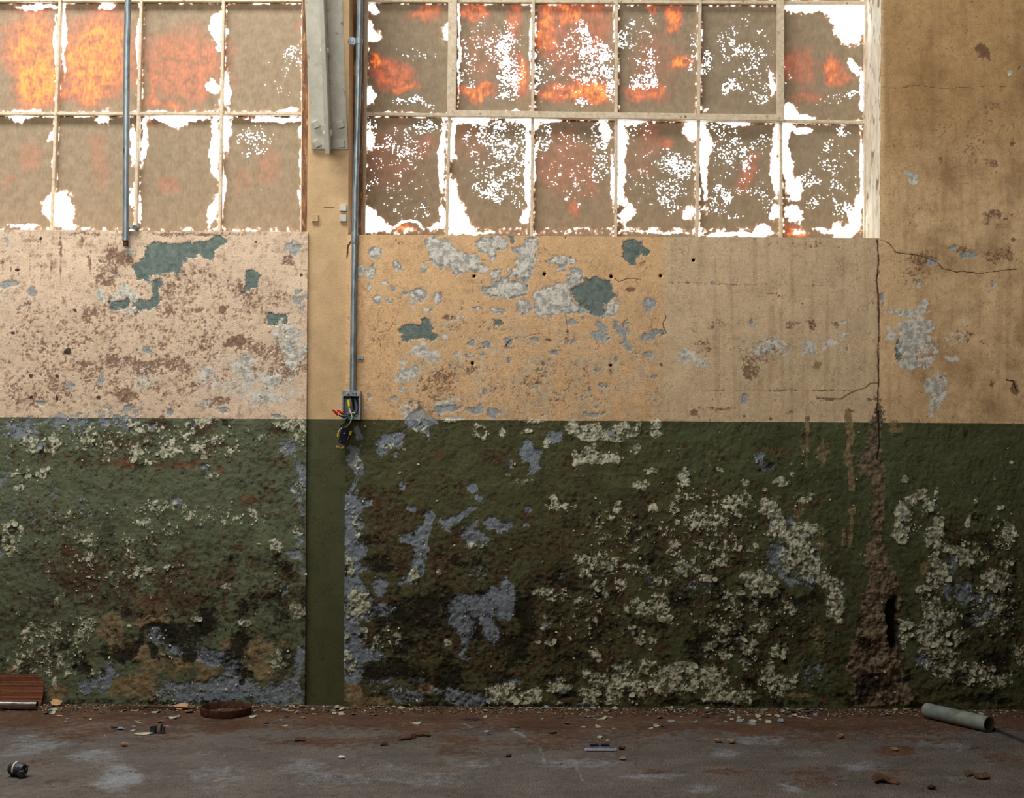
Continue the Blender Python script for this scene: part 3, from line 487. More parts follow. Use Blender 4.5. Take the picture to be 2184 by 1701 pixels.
def wall_patch(us, vs):
    U, V = np.meshgrid(us, vs); PX, PY = uv2p(U, V)
    F = fields(PX, PY, LAYERS)
    lower = sstep(-43, -47, V)
    # vertical runs of dirt under the left sill
    run = fbm(PX / 7.0, PY / 120.0, 3, 51) + 0.25 * fbm(PX / 2.5, PY / 60.0, 2, 55)
    zone = sstep(380, 250, PX) * sstep(640, 560, PY) * sstep(485, 495, PY) * (PX > -20)
    F['brown'] = np.maximum(F['brown'], zone * sstep(0.02, 0.4, run) * 0.62)
    raw = {k: v.copy() for k, v in F.items()}
    # break-up noise: two scales of fbm (3 channels each, about unit deviation) and angular cells of two sizes
    K = 5.0
    n1 = [fbm(PX / 42, PY / 42, 4, 201 + 20 * i, 0.6) * K for i in range(3)]; n2 = [fbm(PX / 11, PY / 11, 3, 301 + 20 * i, 0.65) * K for i in range(3)]
    jx, jy = PX + 3.0 * n2[0], PY + 3.0 * n2[1]
    ca, ax_, ay_, ea, ca2 = cells(jx / 15, jy / 13, 5); cb_, bx_, by_, eb, cb2 = cells(jx / 6.5, jy / 6, 9)
    cA, cB = (ca - 0.5) * 3.4, (cb_ - 0.5) * 3.4; cA2, cB2 = (ca2 - 0.5) * 3.4, (cb2 - 0.5) * 3.4
    sharp = 0.35 + 0.65 * lower
    F['grey'] = F['grey'] + 0.09 * n1[0] + 0.12 * n2[1] + 0.10 * cA + 0.05 * cB
    F['white'] = F['white'] + 0.09 * n1[1] + 0.07 * n2[2] + sharp * (0.085 * cA2 + 0.07 * cB)
    F['teal'] = F['teal'] + 0.07 * n1[2] + 0.08 * n2[0] + 0.05 * cA
    nb_ = fbm(PX / 5.5, PY / 5.0, 3, 331, 0.6) * K
    F['brown'] = F['brown'] + 0.10 * n1[0] + (0.07 + 0.06 * lower) * n2[0] + 0.13 * nb_ * (1 - 0.5 * lower) + 0.05 * cB2
    F['mold_shade'] = F['mold_shade'] + 0.12 * n1[2] + 0.09 * n2[1] + 0.05 * cB
    F['tan'] = F['tan'] + 0.11 * n1[1] + 0.08 * n2[0]; F['rust'] = F['rust'] + 0.08 * n1[1] + 0.11 * n2[1]
    F['crust'] = F['crust'] * 0.92 + 0.12 * n1[0] + 0.15 * n2[2] + 0.08 * cB; F['crack'] = F['crack'] + 0.04 * n2[0]
    mid_ = sstep(745, 800, PX) * sstep(1425, 1405, PX) * sstep(560, 760, PY) * (1 - lower)
    net = sstep(0.10, 0.02, ea) * sstep(0.2, 1.0, n1[2] + 1.0 * mid_) * (0.5 + 0.5 * lower) + 0.7 * mid_ * sstep(0.12, 0.02, eb) * sstep(-0.1, 1.0, n1[0] + 0.5 * n2[0])
    net = np.clip(net, 0, 1)
    nv = np.clip(0.5 + 0.20 * n2[2] + 0.10 * cB2 + 0.10 * cA, 0, 1)
    # paint tone of the plaster above and of the green band below
    tone = lambda c: np.array(lin(c))[None, None, :]
    nz = fbm(PX / 160, PY / 160, 4, 61)[..., None]
    base = np.where((PX < 700)[..., None], tone((228, 202, 174)), tone((222, 182, 136)))
    k = sstep(1410, 1422, PX + 8 * fbm(PX / 30, PY / 30, 3, 65))[..., None]; base = base * (1 - k) + tone((214, 188, 152)) * k
    k = sstep(1868, 1880, PX)[..., None]; base = base * (1 - k) + tone((224, 190, 144)) * k
    up = (sstep(520, 200, PY) * sstep(1880, 1890, PX))[..., None]; base = base * (1 - up) + tone((188, 152, 106)) * up
    st = (sstep(-0.15, 0.5, fbm(PX / 120, PY / 170, 5, 71)) * sstep(1880, 1980, PX))[..., None]; st = np.clip(st + 0.14 * n1[2][..., None] * sstep(1880, 1980, PX)[..., None], 0, 1); base = base * (1 - 0.62 * st) + tone((132, 98, 58)) * 0.62 * st
    vr = (sstep(0.0, 0.45, fbm(PX / 16, PY / 300, 3, 75)) * sstep(1420, 1440, PX))[..., None]; base = base * (1 - 0.28 * vr) + tone((150, 118, 82)) * 0.28 * vr
    wash = (mid_ * sstep(835, 870, PX + 10 * n1[0]) * sstep(-0.6, 1.0, n1[1] + 0.6 * n2[2]))[..., None]; base = base * (1 - 0.5 * wash) + tone((202, 190, 164)) * 0.5 * wash
    base = base * np.clip(1 + 0.10 * nz + 0.045 * n1[0][..., None] + 0.03 * n2[1][..., None], 0.5, 1.4)
    dz = (sstep(0.3, 2.2, n2[0] + 0.7 * n1[1]) * np.where(PX < 660, 0.5, 0.22))[..., None]; base = base * (1 - dz) + tone((136, 100, 76)) * dz
    olive = np.where((PX < 700)[..., None], tone((100, 107, 82)), tone((82, 83, 54)))
    k = sstep(1400, 1460, PX)[..., None]; olive = olive * (1 - k) + tone((81, 86, 56)) * k
    olive = olive * np.clip(1 + 0.25 * nz + 0.06 * n1[1][..., None], 0.4, 1.6)
    deep = sstep(1000, 1330, PY) * 0.8 + 0.2; gz = (sstep(-0.8, 1.5, n1[0] + 0.7 * n2[1]) * deep * np.where(PX < 700, 0.6, np.where(PX < 1400, 0.85, 0.75)))[..., None]
    gz = gz * (1 - sstep(1450, 1500, PX) * sstep(1010, 960, PY))[..., None]
    olive = olive * (1 - 0.75 * gz) + tone((74, 54, 34)) * 0.75 * gz
    olive = olive * (1 - 0.45 * (sstep(0.2, 1.8, n1[2] + 0.5 * n2[0]) * deep)[..., None])
    # relief, metres towards the room
    n_a = fbm(PX / 90, PY / 90, 4, 81)
    shard = 0.0018 * (ca2 - 0.4) + 0.0026 * (ax_ * (ca - 0.5) + ay_ * (0.25 + cb2 * 0.5)); shard2 = 0.0014 * (cb_ - 0.4) + 0.002 * (bx_ * (ca - 0.5) + by_ * (0.3 + 0.5 * ca2))
    mw = sstep(0.42, 0.56, F['white']); mg = sstep(0.44, 0.56, F['grey']); mt = sstep(0.44, 0.56, F['teal']); mbr = sstep(0.35, 0.65, F['brown']); mm = sstep(0.3, 0.7, F['mold_shade'])
    H = 0.003 * n_a + lower * (0.0008 * n1[1] + 0.0005 * n2[2])
    H += -0.0016 * mg * (1 - mw) - 0.0022 * mt - 0.0012 * mbr * (0.6 + 0.4 * n2[0]) - 0.002 * mm * lower
    H += mw * (0.3 + 0.7 * lower) * (shard + shard2) + (1 - mw) * lower * (0.35 + 0.65 * mbr) * (0.35 * shard + 0.35 * shard2) * (1 - mg)
    H += sstep(0.4, 0.7, F['crust']) * (0.0004 + 0.0006 * n2[0] + 0.4 * shard + (0.001 + 0.0016 * n1[1] + 0.0008 * n2[1]) * sstep(1050, 1350, PY))
    cav = sstep(0.75, 1.0, raw['mold_shade']) * sstep(1860, 1880, PX) * sstep(1920, 1905, PX) * sstep(1240, 1280, PY) * sstep(1420, 1390, PY)
    H += -0.045 * cav - 0.018 * sstep(0.4, 0.9, F['hole']) - 0.001 * sstep(0.4, 0.6, F['crack']) - 0.0007 * net
    inframe = sstep(-700, -250, PX) * sstep(2950, 2450, PX) * sstep(-1400, -200, PY)
    H *= inframe
    P = np.stack([U / S, -H, CAMZ + V / S], -1)
    one = np.ones(PX.shape)
    at = dict(wearA=np.stack([F['grey'], F['white'], F['teal'], F['brown']], -1), wearB=np.stack([F['mold_shade'], F['tan'], F['crust'], F['crack']], -1),
              wearC=np.stack([F['rust'], F['hole'], net, nv], -1), base=np.concatenate([base, one[..., None]], -1), olive=np.concatenate([olive, one[..., None]], -1))
    return P, at, raw, H
verts, quads, attrs = [], [], {k: [] for k in ('wearA', 'wearB', 'wearC', 'base', 'olive')}; nv = 0
def append_grid(P, at):
    global nv
    ny, nx = P.shape[:2]; idx = np.arange(ny * nx).reshape(ny, nx) + nv
    quads.append(np.stack([idx[:-1, :-1], idx[:-1, 1:], idx[1:, 1:], idx[1:, :-1]], -1).reshape(-1, 4)); verts.append(P.reshape(-1, 3)); nv += ny * nx
    for k in attrs: attrs[k].append(at[k].reshape(-1, 4))
def skirt(P, at, side, depth):
    sl = dict(left=(slice(None), 0), right=(slice(None), -1), top=(-1, slice(None)))[side]
    e = P[sl]; b = e.copy(); b[:, 1] = depth
    Q = np.stack([e, b], 0); A2 = {k: np.stack([at[k][sl]] * 2, 0) for k in at}
    if side == 'right': Q = Q[::-1]
    append_grid(Q, A2)
lower_v = lambda top: axis(VB, top, -664, top, STEP)
PATCH = {}
for nm, us, vs, sides in (('left', axis(UMIN, UCL, -1100, UCL, STEP), lower_v(VSL), (('right', 0.06), ('top', REVEAL))),
                          ('mid', axis(UCR, UJ, UCR, UJ, STEP), lower_v(VSR), (('left', 0.06), ('top', REVEAL))),
                          ('right', axis(UJ, UMAX, UJ, 1110, STEP), np.concatenate([lower_v(VSR), axis(VSR, VTOP, VSR, 870, STEP)[1:]]), ())):
    P, at, F, H = wall_patch(us, vs); append_grid(P, at); PATCH[nm] = (P, F, us, vs, H)
    for sd, dp in sides: skirt(P, at, sd, dp)
    if nm == 'right':   # edge of the jamb of the right window: from the sill up
        k = int(np.argmin(abs(vs - VSR))); kk = int(np.argmin(abs(vs - VHEAD))); JAMB = P[k:kk + 1:6, 0].copy()
# header above the windows
uh = np.array([UMIN, UJ]); vh = np.array([VHEAD, VTOP]); U, V = np.meshgrid(uh, vh)
Zr = np.zeros(U.shape + (4,)); append_grid(np.stack([U / S, U * 0, CAMZ + V / S], -1), dict(wearA=Zr, wearB=Zr, wearC=Zr, base=Zr + np.array(lin((200, 168, 126)) + (1,)), olive=Zr + 0.1))
U, Y = np.meshgrid(uh, np.array([0, REVEAL])); append_grid(np.stack([U / S, Y, U * 0 + CAMZ + VHEAD / S], -1), dict(wearA=Zr, wearB=Zr, wearC=Zr, base=Zr + np.array(lin((200, 168, 126)) + (1,)), olive=Zr + 0.1))
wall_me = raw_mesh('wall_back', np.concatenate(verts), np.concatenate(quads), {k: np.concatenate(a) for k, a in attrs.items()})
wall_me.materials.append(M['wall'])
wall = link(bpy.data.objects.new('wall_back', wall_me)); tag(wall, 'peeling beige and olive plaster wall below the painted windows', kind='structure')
M['reveal'] = simple_mat('flaking_cream_paint', (220, 208, 184), (244, 237, 220), 26, 0.7, 0, (150, 124, 92), 0.6, stretch=(1, 1, 0.5))
n = 12; tt = np.linspace(0, 1, n)[:, None]; Q = np.zeros((n, len(JAMB), 3)); Q[..., 0] = JAMB[None, :, 0]; Q[..., 2] = JAMB[None, :, 2]; Q[..., 1] = JAMB[None, :, 1] * (1 - tt) + REVEAL * tt
jm = grid_mesh('window_reveal', Q); jm.materials.append(M['reveal']); link(bpy.data.objects.new('window_reveal', jm), wall)

# ---------------------------------------------------------------- rest of the hall (mostly out of frame)
M['plaster'] = flat_mat('hall_plaster', (120, 106, 84))
M['roof'] = flat_mat('roof_boards', (100, 92, 80))
XL, XR, YF, ZC = UMIN / S, UMAX / S, -10.0, 4.6
def struct_box(name, lo, hi, mat, label):
    o = MB().box([(a + b) / 2 for a, b in zip(lo, hi)], [(b - a) / 2 for a, b in zip(lo, hi)]).build(name, mat)
    return tag(o, label, kind='structure')
struct_box('wall_left', (XL - 0.2, YF, 0), (XL, 0.3, ZC), M['plaster'], 'far left side wall of the hall')
struct_box('wall_right', (XR, YF, 0), (XR + 0.2, 0.3, ZC), M['plaster'], 'far right side wall of the hall')
struct_box('wall_front', (XL, YF - 0.2, 0), (XR, YF, ZC), M['plaster'], 'wall behind the viewer')
struct_box('shade_partition', (XL, -6.35, 0), (XR, -6.2, 2.45), M['plaster'], 'added unseen partition behind the viewer that shades the wall foot')  # unseen, added to block the rear lamp from the lower wall
sx0, sx1, sy0, sy1 = SKYLIGHT[0] - SKYLIGHT[3] / 2, SKYLIGHT[0] + SKYLIGHT[3] / 2, SKYLIGHT[1] - SKYLIGHT[4] / 2, SKYLIGHT[1] + SKYLIGHT[4] / 2
ce = MB()
for lo, hi in (((XL - .2, YF - .2, ZC), (sx0, 0.3, ZC + .15)), ((sx1, YF - .2, ZC), (XR + .2, 0.3, ZC + .15)), ((sx0, YF - .2, ZC), (sx1, sy0, ZC + .15)), ((sx0, sy1, ZC), (sx1, 0.3, ZC + .15))):
    ce.box([(a + b) / 2 for a, b in zip(lo, hi)], [(b - a) / 2 for a, b in zip(lo, hi)])
fw = empty('fill_lamp_frame', (-2.0, -9.96, 1.75)); tag(fw, 'added frame of bars around the fill lamp behind the viewer', kind='structure')  # bars added around the rear fill lamp, no opening behind them
for i in range(7): MB().box((-5.0 + i, -9.96, 2.75), (0.03, 0.03, 1.05)).build('mullion', M['roof'], fw)
for z in (1.72, 2.75, 3.78): MB().box((-2.0, -9.96, z), (3.05, 0.03, 0.03)).build('transom', M['roof'], fw)
tag(ce.build('ceiling', M['roof']), 'roof boards with an open roof light', kind='structure')

# ---------------------------------------------------------------- floor
N0 = (len(BLOBS), len(POLYS), len(LINES))
blobs('pale', 'G1', 0.6, (300,720,370,64,0.5), (800,820,260,64,0.62), (1020,980,190,90,0.78), (950,1080,220,80,0.7), (200,680,250,50,0.5), (150,800,250,60,0.4), (1700,1000,500,120,0.4))
blobs('pale', 'G2', 0.5, (1000,1000,900,120,0.42), (400,900,300,80,0.4), (1800,900,300,60,0.4))
blobs('pale', 'G3', 0.5, (1850,800,210,64,0.56), (1650,1080,210,64,0.52), (2050,700,160,60,0.5), (500,900,500,60,0.4), (1250,1000,300,60,0.45))
blobs('pale', 'G4', 0.5, (100,700,170,64,0.52), (1450,720,210,50,0.42), (1650,730,110,44,0.58), (900,900,310,44,0.5), (250,1080,130,54,0.7), (1600,1020,160,34,0.5), (300,800,310,34,0.42), (1900,880,200,30,0.45), (1000,1000,60,26,0.6))
blobs('dust', 'G4', 0.6, (1100,770,210,64,0.7), (2000,830,260,54,0.7), (400,1000,310,110,0.55), (1000,640,400,60,0.6), (1200,950,400,60,0.4), (600,680,300,60,0.6))
blobs('dust', 'G1', 0.5, (500,620,700,60,0.6), (300,880,200,60,0.45), (600,1080,400,60,0.4), (1400,640,400,60,0.55))
blobs('dust', 'G2', 0.5, (800,700,700,80,0.62), (1700,720,500,110,0.55)); blobs('dust', 'G3', 0.5, (500,700,500,110,0.55), (1200,950,200,24,0.55), (1800,960,300,24,0.6), (1000,640,900,60,0.5))
blobs('dark', 'G4', 0.9, (1060,1025,95,24,0.95), (600,930,90,30,0.5)); blobs('dark', 'G2', 0.6, (680,990,110,40,0.5), (1850,530,140,20,0.6))
line('pale', 'G3', (0,590,130,650,260,730,310,820,330,950,340,1080), 2.0, 0.75); line('pale', 'G3', (560,860,610,950,640,1030), 2.4, 0.8); line('pale', 'G2', (1760,560,1950,640), 1.4, 0.7); line('pale', 'G2', (2040,560,2180,620), 1.6, 0.7)
xs = axis(XL, XR, -2.05, 2.05, 0.008); ys = axis(YF, 0.3, -1.42, 0.02, 0.008)
X, Y = np.meshgrid(xs, ys)
dd = np.maximum(Y + DIST, 0.6); Uf = X / dd * FPX; Vf = -CAMZ / dd * FPX
PX, PY = uv2p(Uf, Vf)
vis = (PY < 1800)
PYc = np.where(vis, PY, 3000.0)
FF = {}
def floor_fields():
    out = {l: np.zeros(X.shape) for l in ('pale', 'dust', 'dark')}
    wx = fbm(X * 7, Y * 7, 4, 111) * 40; wy = fbm(X * 7, Y * 7, 4, 121) * 9
    for l, cx, cy, rx, ry, s, an in BLOBS[N0[0]:]:
        r = np.hypot((PX + wx - cx) / rx, (PYc + wy - cy) / ry); out[l] = np.maximum(out[l], s * (1 - sstep(0.3, 1.35, r)))
    for l, pts, hw, s in LINES[N0[2]:]:
        d = seg_dist(PX + wx * 0.1, PYc + wy * 0.1, pts, False); out[l] = np.maximum(out[l], s * (1 - sstep(hw * 0.6, hw * 1.6 + 1, d)))
    return out
FF = floor_fields()
edge = fbm(X * 4, Y * 4, 4, 131) * 0.25
FF['dust'] = np.maximum(FF['dust'], 0.85 * sstep(-0.75, -0.12, Y + edge))
nearwall = sstep(-0.10, -0.02, Y + 0.05 * fbm(X * 12, Y * 12, 3, 133))
Hf = 0.0016 * fbm(X * 9, Y * 9, 4, 141) + 0.0022 * fbm(X * 55, Y * 55, 3, 145) * (0.5 + np.clip(FF['dust'], 0, 1)) + nearwall * (0.006 + 0.006 * fbm(X * 40, Y * 40, 3, 147)) - 0.006 * sstep(0.6, 0.95, FF['dark'])
Hf *= vis * (Y > -1.5)
def floor_z(x, y):
    i = min(max(int(np.searchsorted(ys, y)), 0), len(ys) - 1); j = min(max(int(np.searchsorted(xs, x)), 0), len(xs) - 1); return float(Hf[i, j])
one = np.ones(X.shape); KF = 5.0
m1 = [fbm(X * 4.5, Y * 8, 5, 401 + 20 * i, 0.6) * KF for i in range(3)]; m2 = [fbm(X * 40, Y * 40, 3, 471 + 20 * i, 0.65) * KF for i in range(3)]
FF['dust'] = FF['dust'] + 0.15 * m1[0] + 0.14 * m2[0]; FF['pale'] = FF['pale'] + 0.13 * m1[1] + 0.07 * m2[1]; FF['dark'] = FF['dark'] + 0.08 * m1[2] + 0.06 * m2[2]
tonev = np.clip(0.5 + 0.2 * m1[2] + 0.2 * m2[1], 0, 1)
fl_me = grid_mesh('floor', np.stack([X, Y, Hf], -1), attrs=dict(dirt=np.stack([FF['pale'], FF['dust'], FF['dark'], tonev], -1)))
def floor_material():
    t = NT('dusty_concrete'); p = t.coord(); nd = t.n('ShaderNodeTexNoise', noise_dimensions='2D'); t.put(nd.inputs['Vector'], p); nd.inputs['Scale'].default_value = 150; nd.inputs['Detail'].default_value = 2
    f3 = nd.outputs['Fac']; n3 = t.rgb(nd.outputs['Color']); A = t.attr('dirt')[1]; nv = A[3]
    def mask(F, d, w): return t.ramp(t.math('MULTIPLY_ADD', t.math('SUBTRACT', d, 0.5), 0.5, F), 0.5 - w, 0.5 + w)
    dust = mask(A[1], n3[0], 0.3); pale = mask(A[0], n3[1], 0.3); dark = mask(A[2], n3[2], 0.2)
    c = t.mix(nv, L4((80, 75, 70)), L4((108, 102, 97)))
    c = t.mix(t.math('MULTIPLY', pale, 0.85), c, t.mix(nv, L4((114, 119, 124)), L4((144, 150, 157))))
    c = t.mix(t.math('MULTIPLY', dust, 0.9), c, t.mix(nv, L4((64, 38, 23)), L4((97, 65, 41))))
    c = t.mix(t.ramp(n3[0], 0.62, 0.72, 0, 0.55), c, L4((74, 48, 34)))
    c = t.mix(dark, c, L4((36, 24, 17)))
    return t.done(t.principled(c, t.ramp(dust, 0, 1, 0.5, 0.85, False), 0, t.bump(f3, 0.006), 0.35))
fl_me.materials.append(floor_material())
floor = link(bpy.data.objects.new('floor', fl_me)); tag(floor, 'dusty concrete floor with reddish dirt along the wall', kind='structure')

# ---------------------------------------------------------------- windows
NW = (len(BLOBS), len(POLYS), len(LINES))
blobs('clear', 'W1', 1.0, (400,1410,98,135,1.2), (360,910,58,48), (1480,150,56,120,1.1), (1460,590,44,60,1.1), (1480,320,30,40), (1200,790,240,46,1.05), (690,785,62,42), (1455,1000,46,250,1.05), (1440,1400,34,130,1,18), (890,980,26,130), (2030,880,26,52), (2030,1330,32,64), (2025,1100,15,110,0.8), (1935,735,68,22), (160,765,150,30,0.95), (250,45,150,24), (710,45,55,26), (130,800,54,36,0.9), (432,200,16,300,0.9), (380,320,14,230,0.9), (935,300,18,250,0.9), (1530,600,26,150,0.9), (1525,900,32,150,0.9), (960,960,22,180,0.85), (1850,795,200,26,0.9), (890,1330,26,60,0.9), (940,1400,20,120,0.8), (1500,1250,16,200,0.8), (160,1510,120,16,0.8), (450,1520,100,24,0.9))
blobs('clear', 'W2', 1.0, (550,50,44,34), (530,240,62,62), (1035,220,52,58,1.1), (535,660,40,40), (530,190,22,64), (1200,790,160,40), (1520,800,130,46), (1010,1450,42,100), (1018,1060,24,250,0.9), (1592,1150,22,380,0.95), (520,930,34,64,0.9), (1560,1440,44,54), (1640,1100,26,200,0.75), (1700,790,190,24,0.9), (2120,870,44,84), (1080,950,32,160,0.85), (1000,1530,100,26,0.8), (1310,1560,80,16,0.6), (800,770,80,14,0.6), (1130,200,14,500,0.6), (1615,200,12,400,0.6), (2080,780,150,24,0.8))
poly('clear', 'W2', (1060,1180,1100,1230,1110,1300,1180,1430,1250,1570,1060,1570), 1.1, 10); poly('clear', 'W2', (490,1370,560,1430,640,1490,700,1560,490,1560), 1.1, 9)
line('clear', 'W2', (690,1530,740,1490,800,1475,850,1490,890,1540), 2.2, 0.95)
poly('clear', 'W3', (1580,30,1880,30,1875,180,1830,270,1780,300,1700,260,1650,130), 1.15, 14)
blobs('clear', 'W3', 1.0, (1500,50,180,32), (1800,450,36,64), (1370,750,56,60), (1450,790,90,28), (1850,560,20,110), (240,1000,32,210), (250,1430,54,85), (330,820,130,26), (720,870,60,95,1.1), (690,1440,56,60,1,20), (160,890,42,40), (800,1080,40,330,1.05), (900,1570,110,22), (1190,1560,84,42), (1050,1570,160,16), (1350,1050,42,270,1.05), (1400,1250,56,85), (1390,1430,62,75), (1440,870,64,34), (1350,850,42,42), (1740,1560,95,50,0.9), (1800,1490,54,64), (1270,1200,32,160,0.9), (1260,1450,44,62,0.9), (980,800,160,30), (1280,1000,26,210,0.8), (180,1200,16,210,0.8), (1845,1200,14,350,0.8), (1830,1420,30,120,0.9), (560,790,160,20,0.9), (1850,700,24,60), (1250,560,20,80,0.85), (230,1250,34,150), (500,1560,250,12,0.6))
blobs('orange', 'W1', 0.6, (215,330,230,330,0.85), (240,560,190,210,1.0), (650,380,290,350,0.9), (600,620,260,100,0.8), (1250,430,330,280,0.56), (1330,600,160,110,0.55), (1000,600,44,260,0.7), (1100,700,210,34,0.62), (200,1050,85,130,0.32), (670,1100,85,210,0.3), (670,950,54,54,0.36), (1160,1260,75,64,0.38), (1800,1120,85,130,0.28), (1620,1200,85,130,0.22), (1990,170,44,44,0.38), (1600,540,34,64,0.25), (60,1210,60,40,0.3))
blobs('orange', 'W2', 0.6, (570,420,64,64,0.8), (680,500,180,110,0.58), (760,590,110,44,0.68), (900,90,130,64,0.58), (1240,80,130,64,0.66), (1500,150,64,160,0.58), (1250,600,140,64,0.82), (1540,520,75,160,0.85), (1330,350,210,210,0.3), (1720,200,85,210,0.72), (1880,100,130,130,0.76), (2000,600,160,110,0.85), (1800,620,160,85,0.75), (900,1000,110,85,0.33), (680,1050,210,260,0.22), (1850,1100,210,260,0.33), (1900,1370,64,85,0.46), (1200,950,160,160,0.22), (760,1520,90,34,0.9), (1850,300,200,250,0.42))
blobs('orange', 'W3', 0.6, (580,120,75,95,0.82), (650,410,64,64,0.92), (420,620,160,64,0.72), (420,80,64,44,0.56), (30,580,85,85,0.85), (60,200,120,300,0.5), (1650,460,85,95,0.76), (1430,450,130,160,0.42), (1500,650,130,64,0.38), (1700,540,85,44,0.56), (1400,1550,85,34,0.85), (1780,1560,64,34,0.68), (540,960,64,64,0.46), (420,950,140,130,0.28), (1090,1150,85,160,0.42), (350,1100,130,110,0.22), (30,1200,64,160,0.33), (480,400,200,250,0.28))
blobs('speck', 'W1', 0.45, (1980,370,75,95,0.5), (1700,930,160,110,0.52), (1700,1020,85,64,0.5), (1700,1270,85,44,0.33), (1900,550,120,200,0.28))
blobs('speck', 'W2', 0.5, (1450,350,64,210,0.82), (1470,500,110,210,0.72), (1400,300,260,210,0.42), (1200,400,85,160,0.47), (1970,300,54,190,0.76), (2080,400,95,210,0.72), (1900,300,110,110,0.48), (2000,500,160,64,0.62), (840,690,54,44,0.72), (800,700,210,44,0.47), (820,360,160,44,0.43), (1180,480,64,130,0.48), (1660,480,34,260,0.55), (540,860,64,130,0.55), (820,1010,160,85,0.54), (700,950,210,110,0.43), (920,850,130,64,0.58), (560,1150,85,160,0.4), (1350,900,130,140,0.62), (1420,1030,130,130,0.58), (1340,1260,140,110,0.66), (1470,1200,64,64,0.7), (1300,1000,210,310,0.38), (1550,1000,85,210,0.54), (1900,950,160,160,0.36), (2080,1000,85,260,0.54), (1900,1200,260,210,0.32), (1680,900,64,210,0.47), (750,1200,210,310,0.3), (880,1400,64,85,0.43), (1460,650,90,50,0.75), (1800,450,300,250,0.33), (1530,1200,80,250,0.42), (1980,690,60,40,0.7))
blobs('speck', 'W3', 0.5, (430,560,130,85,0.78), (420,400,110,190,0.48), (270,250,64,160,0.54), (150,550,64,140,0.72), (60,400,85,160,0.58), (960,600,64,64,0.8), (950,300,75,210,0.47), (1100,380,160,130,0.55), (1180,650,85,85,0.47), (810,430,54,130,0.62), (1080,130,110,44,0.42), (1200,230,54,64,0.42), (1775,620,54,54,0.64), (1650,680,160,64,0.36), (600,1130,110,85,0.74), (690,1130,64,85,0.7), (570,1300,130,140,0.58), (540,1080,44,110,0.62), (330,900,160,64,0.4), (100,1100,64,190,0.5), (950,1000,140,110,0.58), (1060,1090,85,64,0.62), (1150,980,160,64,0.47), (920,1290,64,54,0.74), (880,1370,85,85,0.47), (1150,1300,64,44,0.54), (990,1450,64,34,0.54), (1210,1400,64,110,0.47), (1740,895,85,34,0.66), (1640,1000,44,44,0.54), (1640,1120,85,64,0.58), (1470,1200,140,54,0.58), (1680,1240,64,44,0.62), (1550,1330,85,64,0.47), (1720,1400,75,85,0.66), (1780,1030,44,34,0.54), (700,350,44,210,0.47), (920,860,110,64,0.47), (350,250,120,200,0.34), (450,1200,250,250,0.3), (1000,1150,250,250,0.32), (1650,1200,200,250,0.3), (1150,500,250,250,0.36))

def pane_material():
    t = NT('painted_window_glass'); p = t.coord(); A = t.attr('film')[1]; f2, c2, _ = flat_noise(t, p, 300, 1.5); n2 = t.rgb(c2); nv = A[3]
    clear = t.ramp(t.math('MULTIPLY_ADD', t.math('SUBTRACT', n2[0], 0.5), 0.6, A[0]), 0.34, 0.70)
    sx = t.n('ShaderNodeSeparateXYZ'); t.put(sx.inputs[0], p); cv = t.n('ShaderNodeCombineXYZ'); t.put(cv.inputs[0], t.math('MULTIPLY_ADD', n2[2], 0.006, sx.outputs[0])); t.put(cv.inputs[1], t.math('MULTIPLY_ADD', n2[1], 0.006, sx.outputs[2]))
    vo = t.n('ShaderNodeTexVoronoi', voronoi_dimensions='2D'); t.put(vo.inputs['Vector'], cv.outputs[0]); vo.inputs['Scale'].default_value = 165.0; cr = t.rgb(vo.outputs['Color'])
    dens = t.math('SUBTRACT', A[1], 0.24)
    speck = t.math('MULTIPLY', t.ramp(t.math('SUBTRACT', t.math('MULTIPLY', dens, 1.5), cr[0]), -0.04, 0.04), t.ramp(vo.outputs['Distance'], t.math('MULTIPLY_ADD', dens, 0.7, 0.22), t.math('MULTIPLY_ADD', dens, 0.7, 0.36), 1, 0))
    see = t.math('MAXIMUM', clear, speck)
    glow = t.math('MULTIPLY', t.math('POWER', t.math('MAXIMUM', A[2], 0.0), 1.6), t.ramp(t.math('MULTIPLY_ADD', n2[2], 0.5, t.math('MULTIPLY', nv, 0.7)), 0.3, 0.9, 0.25, 1.6, False))
    halo = t.ramp(A[0], 0.05, 0.55)  # soft bloom around clear patches, put into the film's colour and translucence
    body = t.mix(nv, L4((146, 130, 107)), L4((172, 154, 130)))
    through = t.mix(t.ramp(glow, 0.1, 1.2), L4((225, 40, 8)), L4((255, 140, 36)))
    through = t.mix(halo, through, L4((255, 230, 190)))
    dif = t.n('ShaderNodeBsdfDiffuse'); t.put(dif.inputs[0], body)
    tr = t.n('ShaderNodeBsdfTranslucent'); t.put(tr.inputs[0], through)
    m1 = t.n('ShaderNodeMixShader'); t.put(m1.inputs[0], t.math('ADD', t.math('MULTIPLY', glow, 0.34), t.math('MULTIPLY', halo, 0.22), clamp=True)); t.put(m1.inputs[1], dif.outputs[0]); t.put(m1.inputs[2], tr.outputs[0])
    tp = t.n('ShaderNodeBsdfTransparent'); m3 = t.n('ShaderNodeMixShader'); t.put(m3.inputs[0], see); t.put(m3.inputs[1], m1.outputs[0]); t.put(m3.inputs[2], tp.outputs[0])
    return t.done(m3.outputs[0])
def clear_glass():
    t = NT('clear_glass'); tp = t.n('ShaderNodeBsdfTransparent'); tp.inputs[0].default_value = (0.93, 0.96, 0.95, 1)
    gl = t.n('ShaderNodeBsdfGlossy'); gl.inputs['Roughness'].default_value = 0.02; m = t.n('ShaderNodeMixShader'); m.inputs[0].default_value = 0.05; t.put(m.inputs[1], tp.outputs[0]); t.put(m.inputs[2], gl.outputs[0])
    return t.done(m.outputs[0])
M['pane'] = pane_material(); M['glass'] = clear_glass()
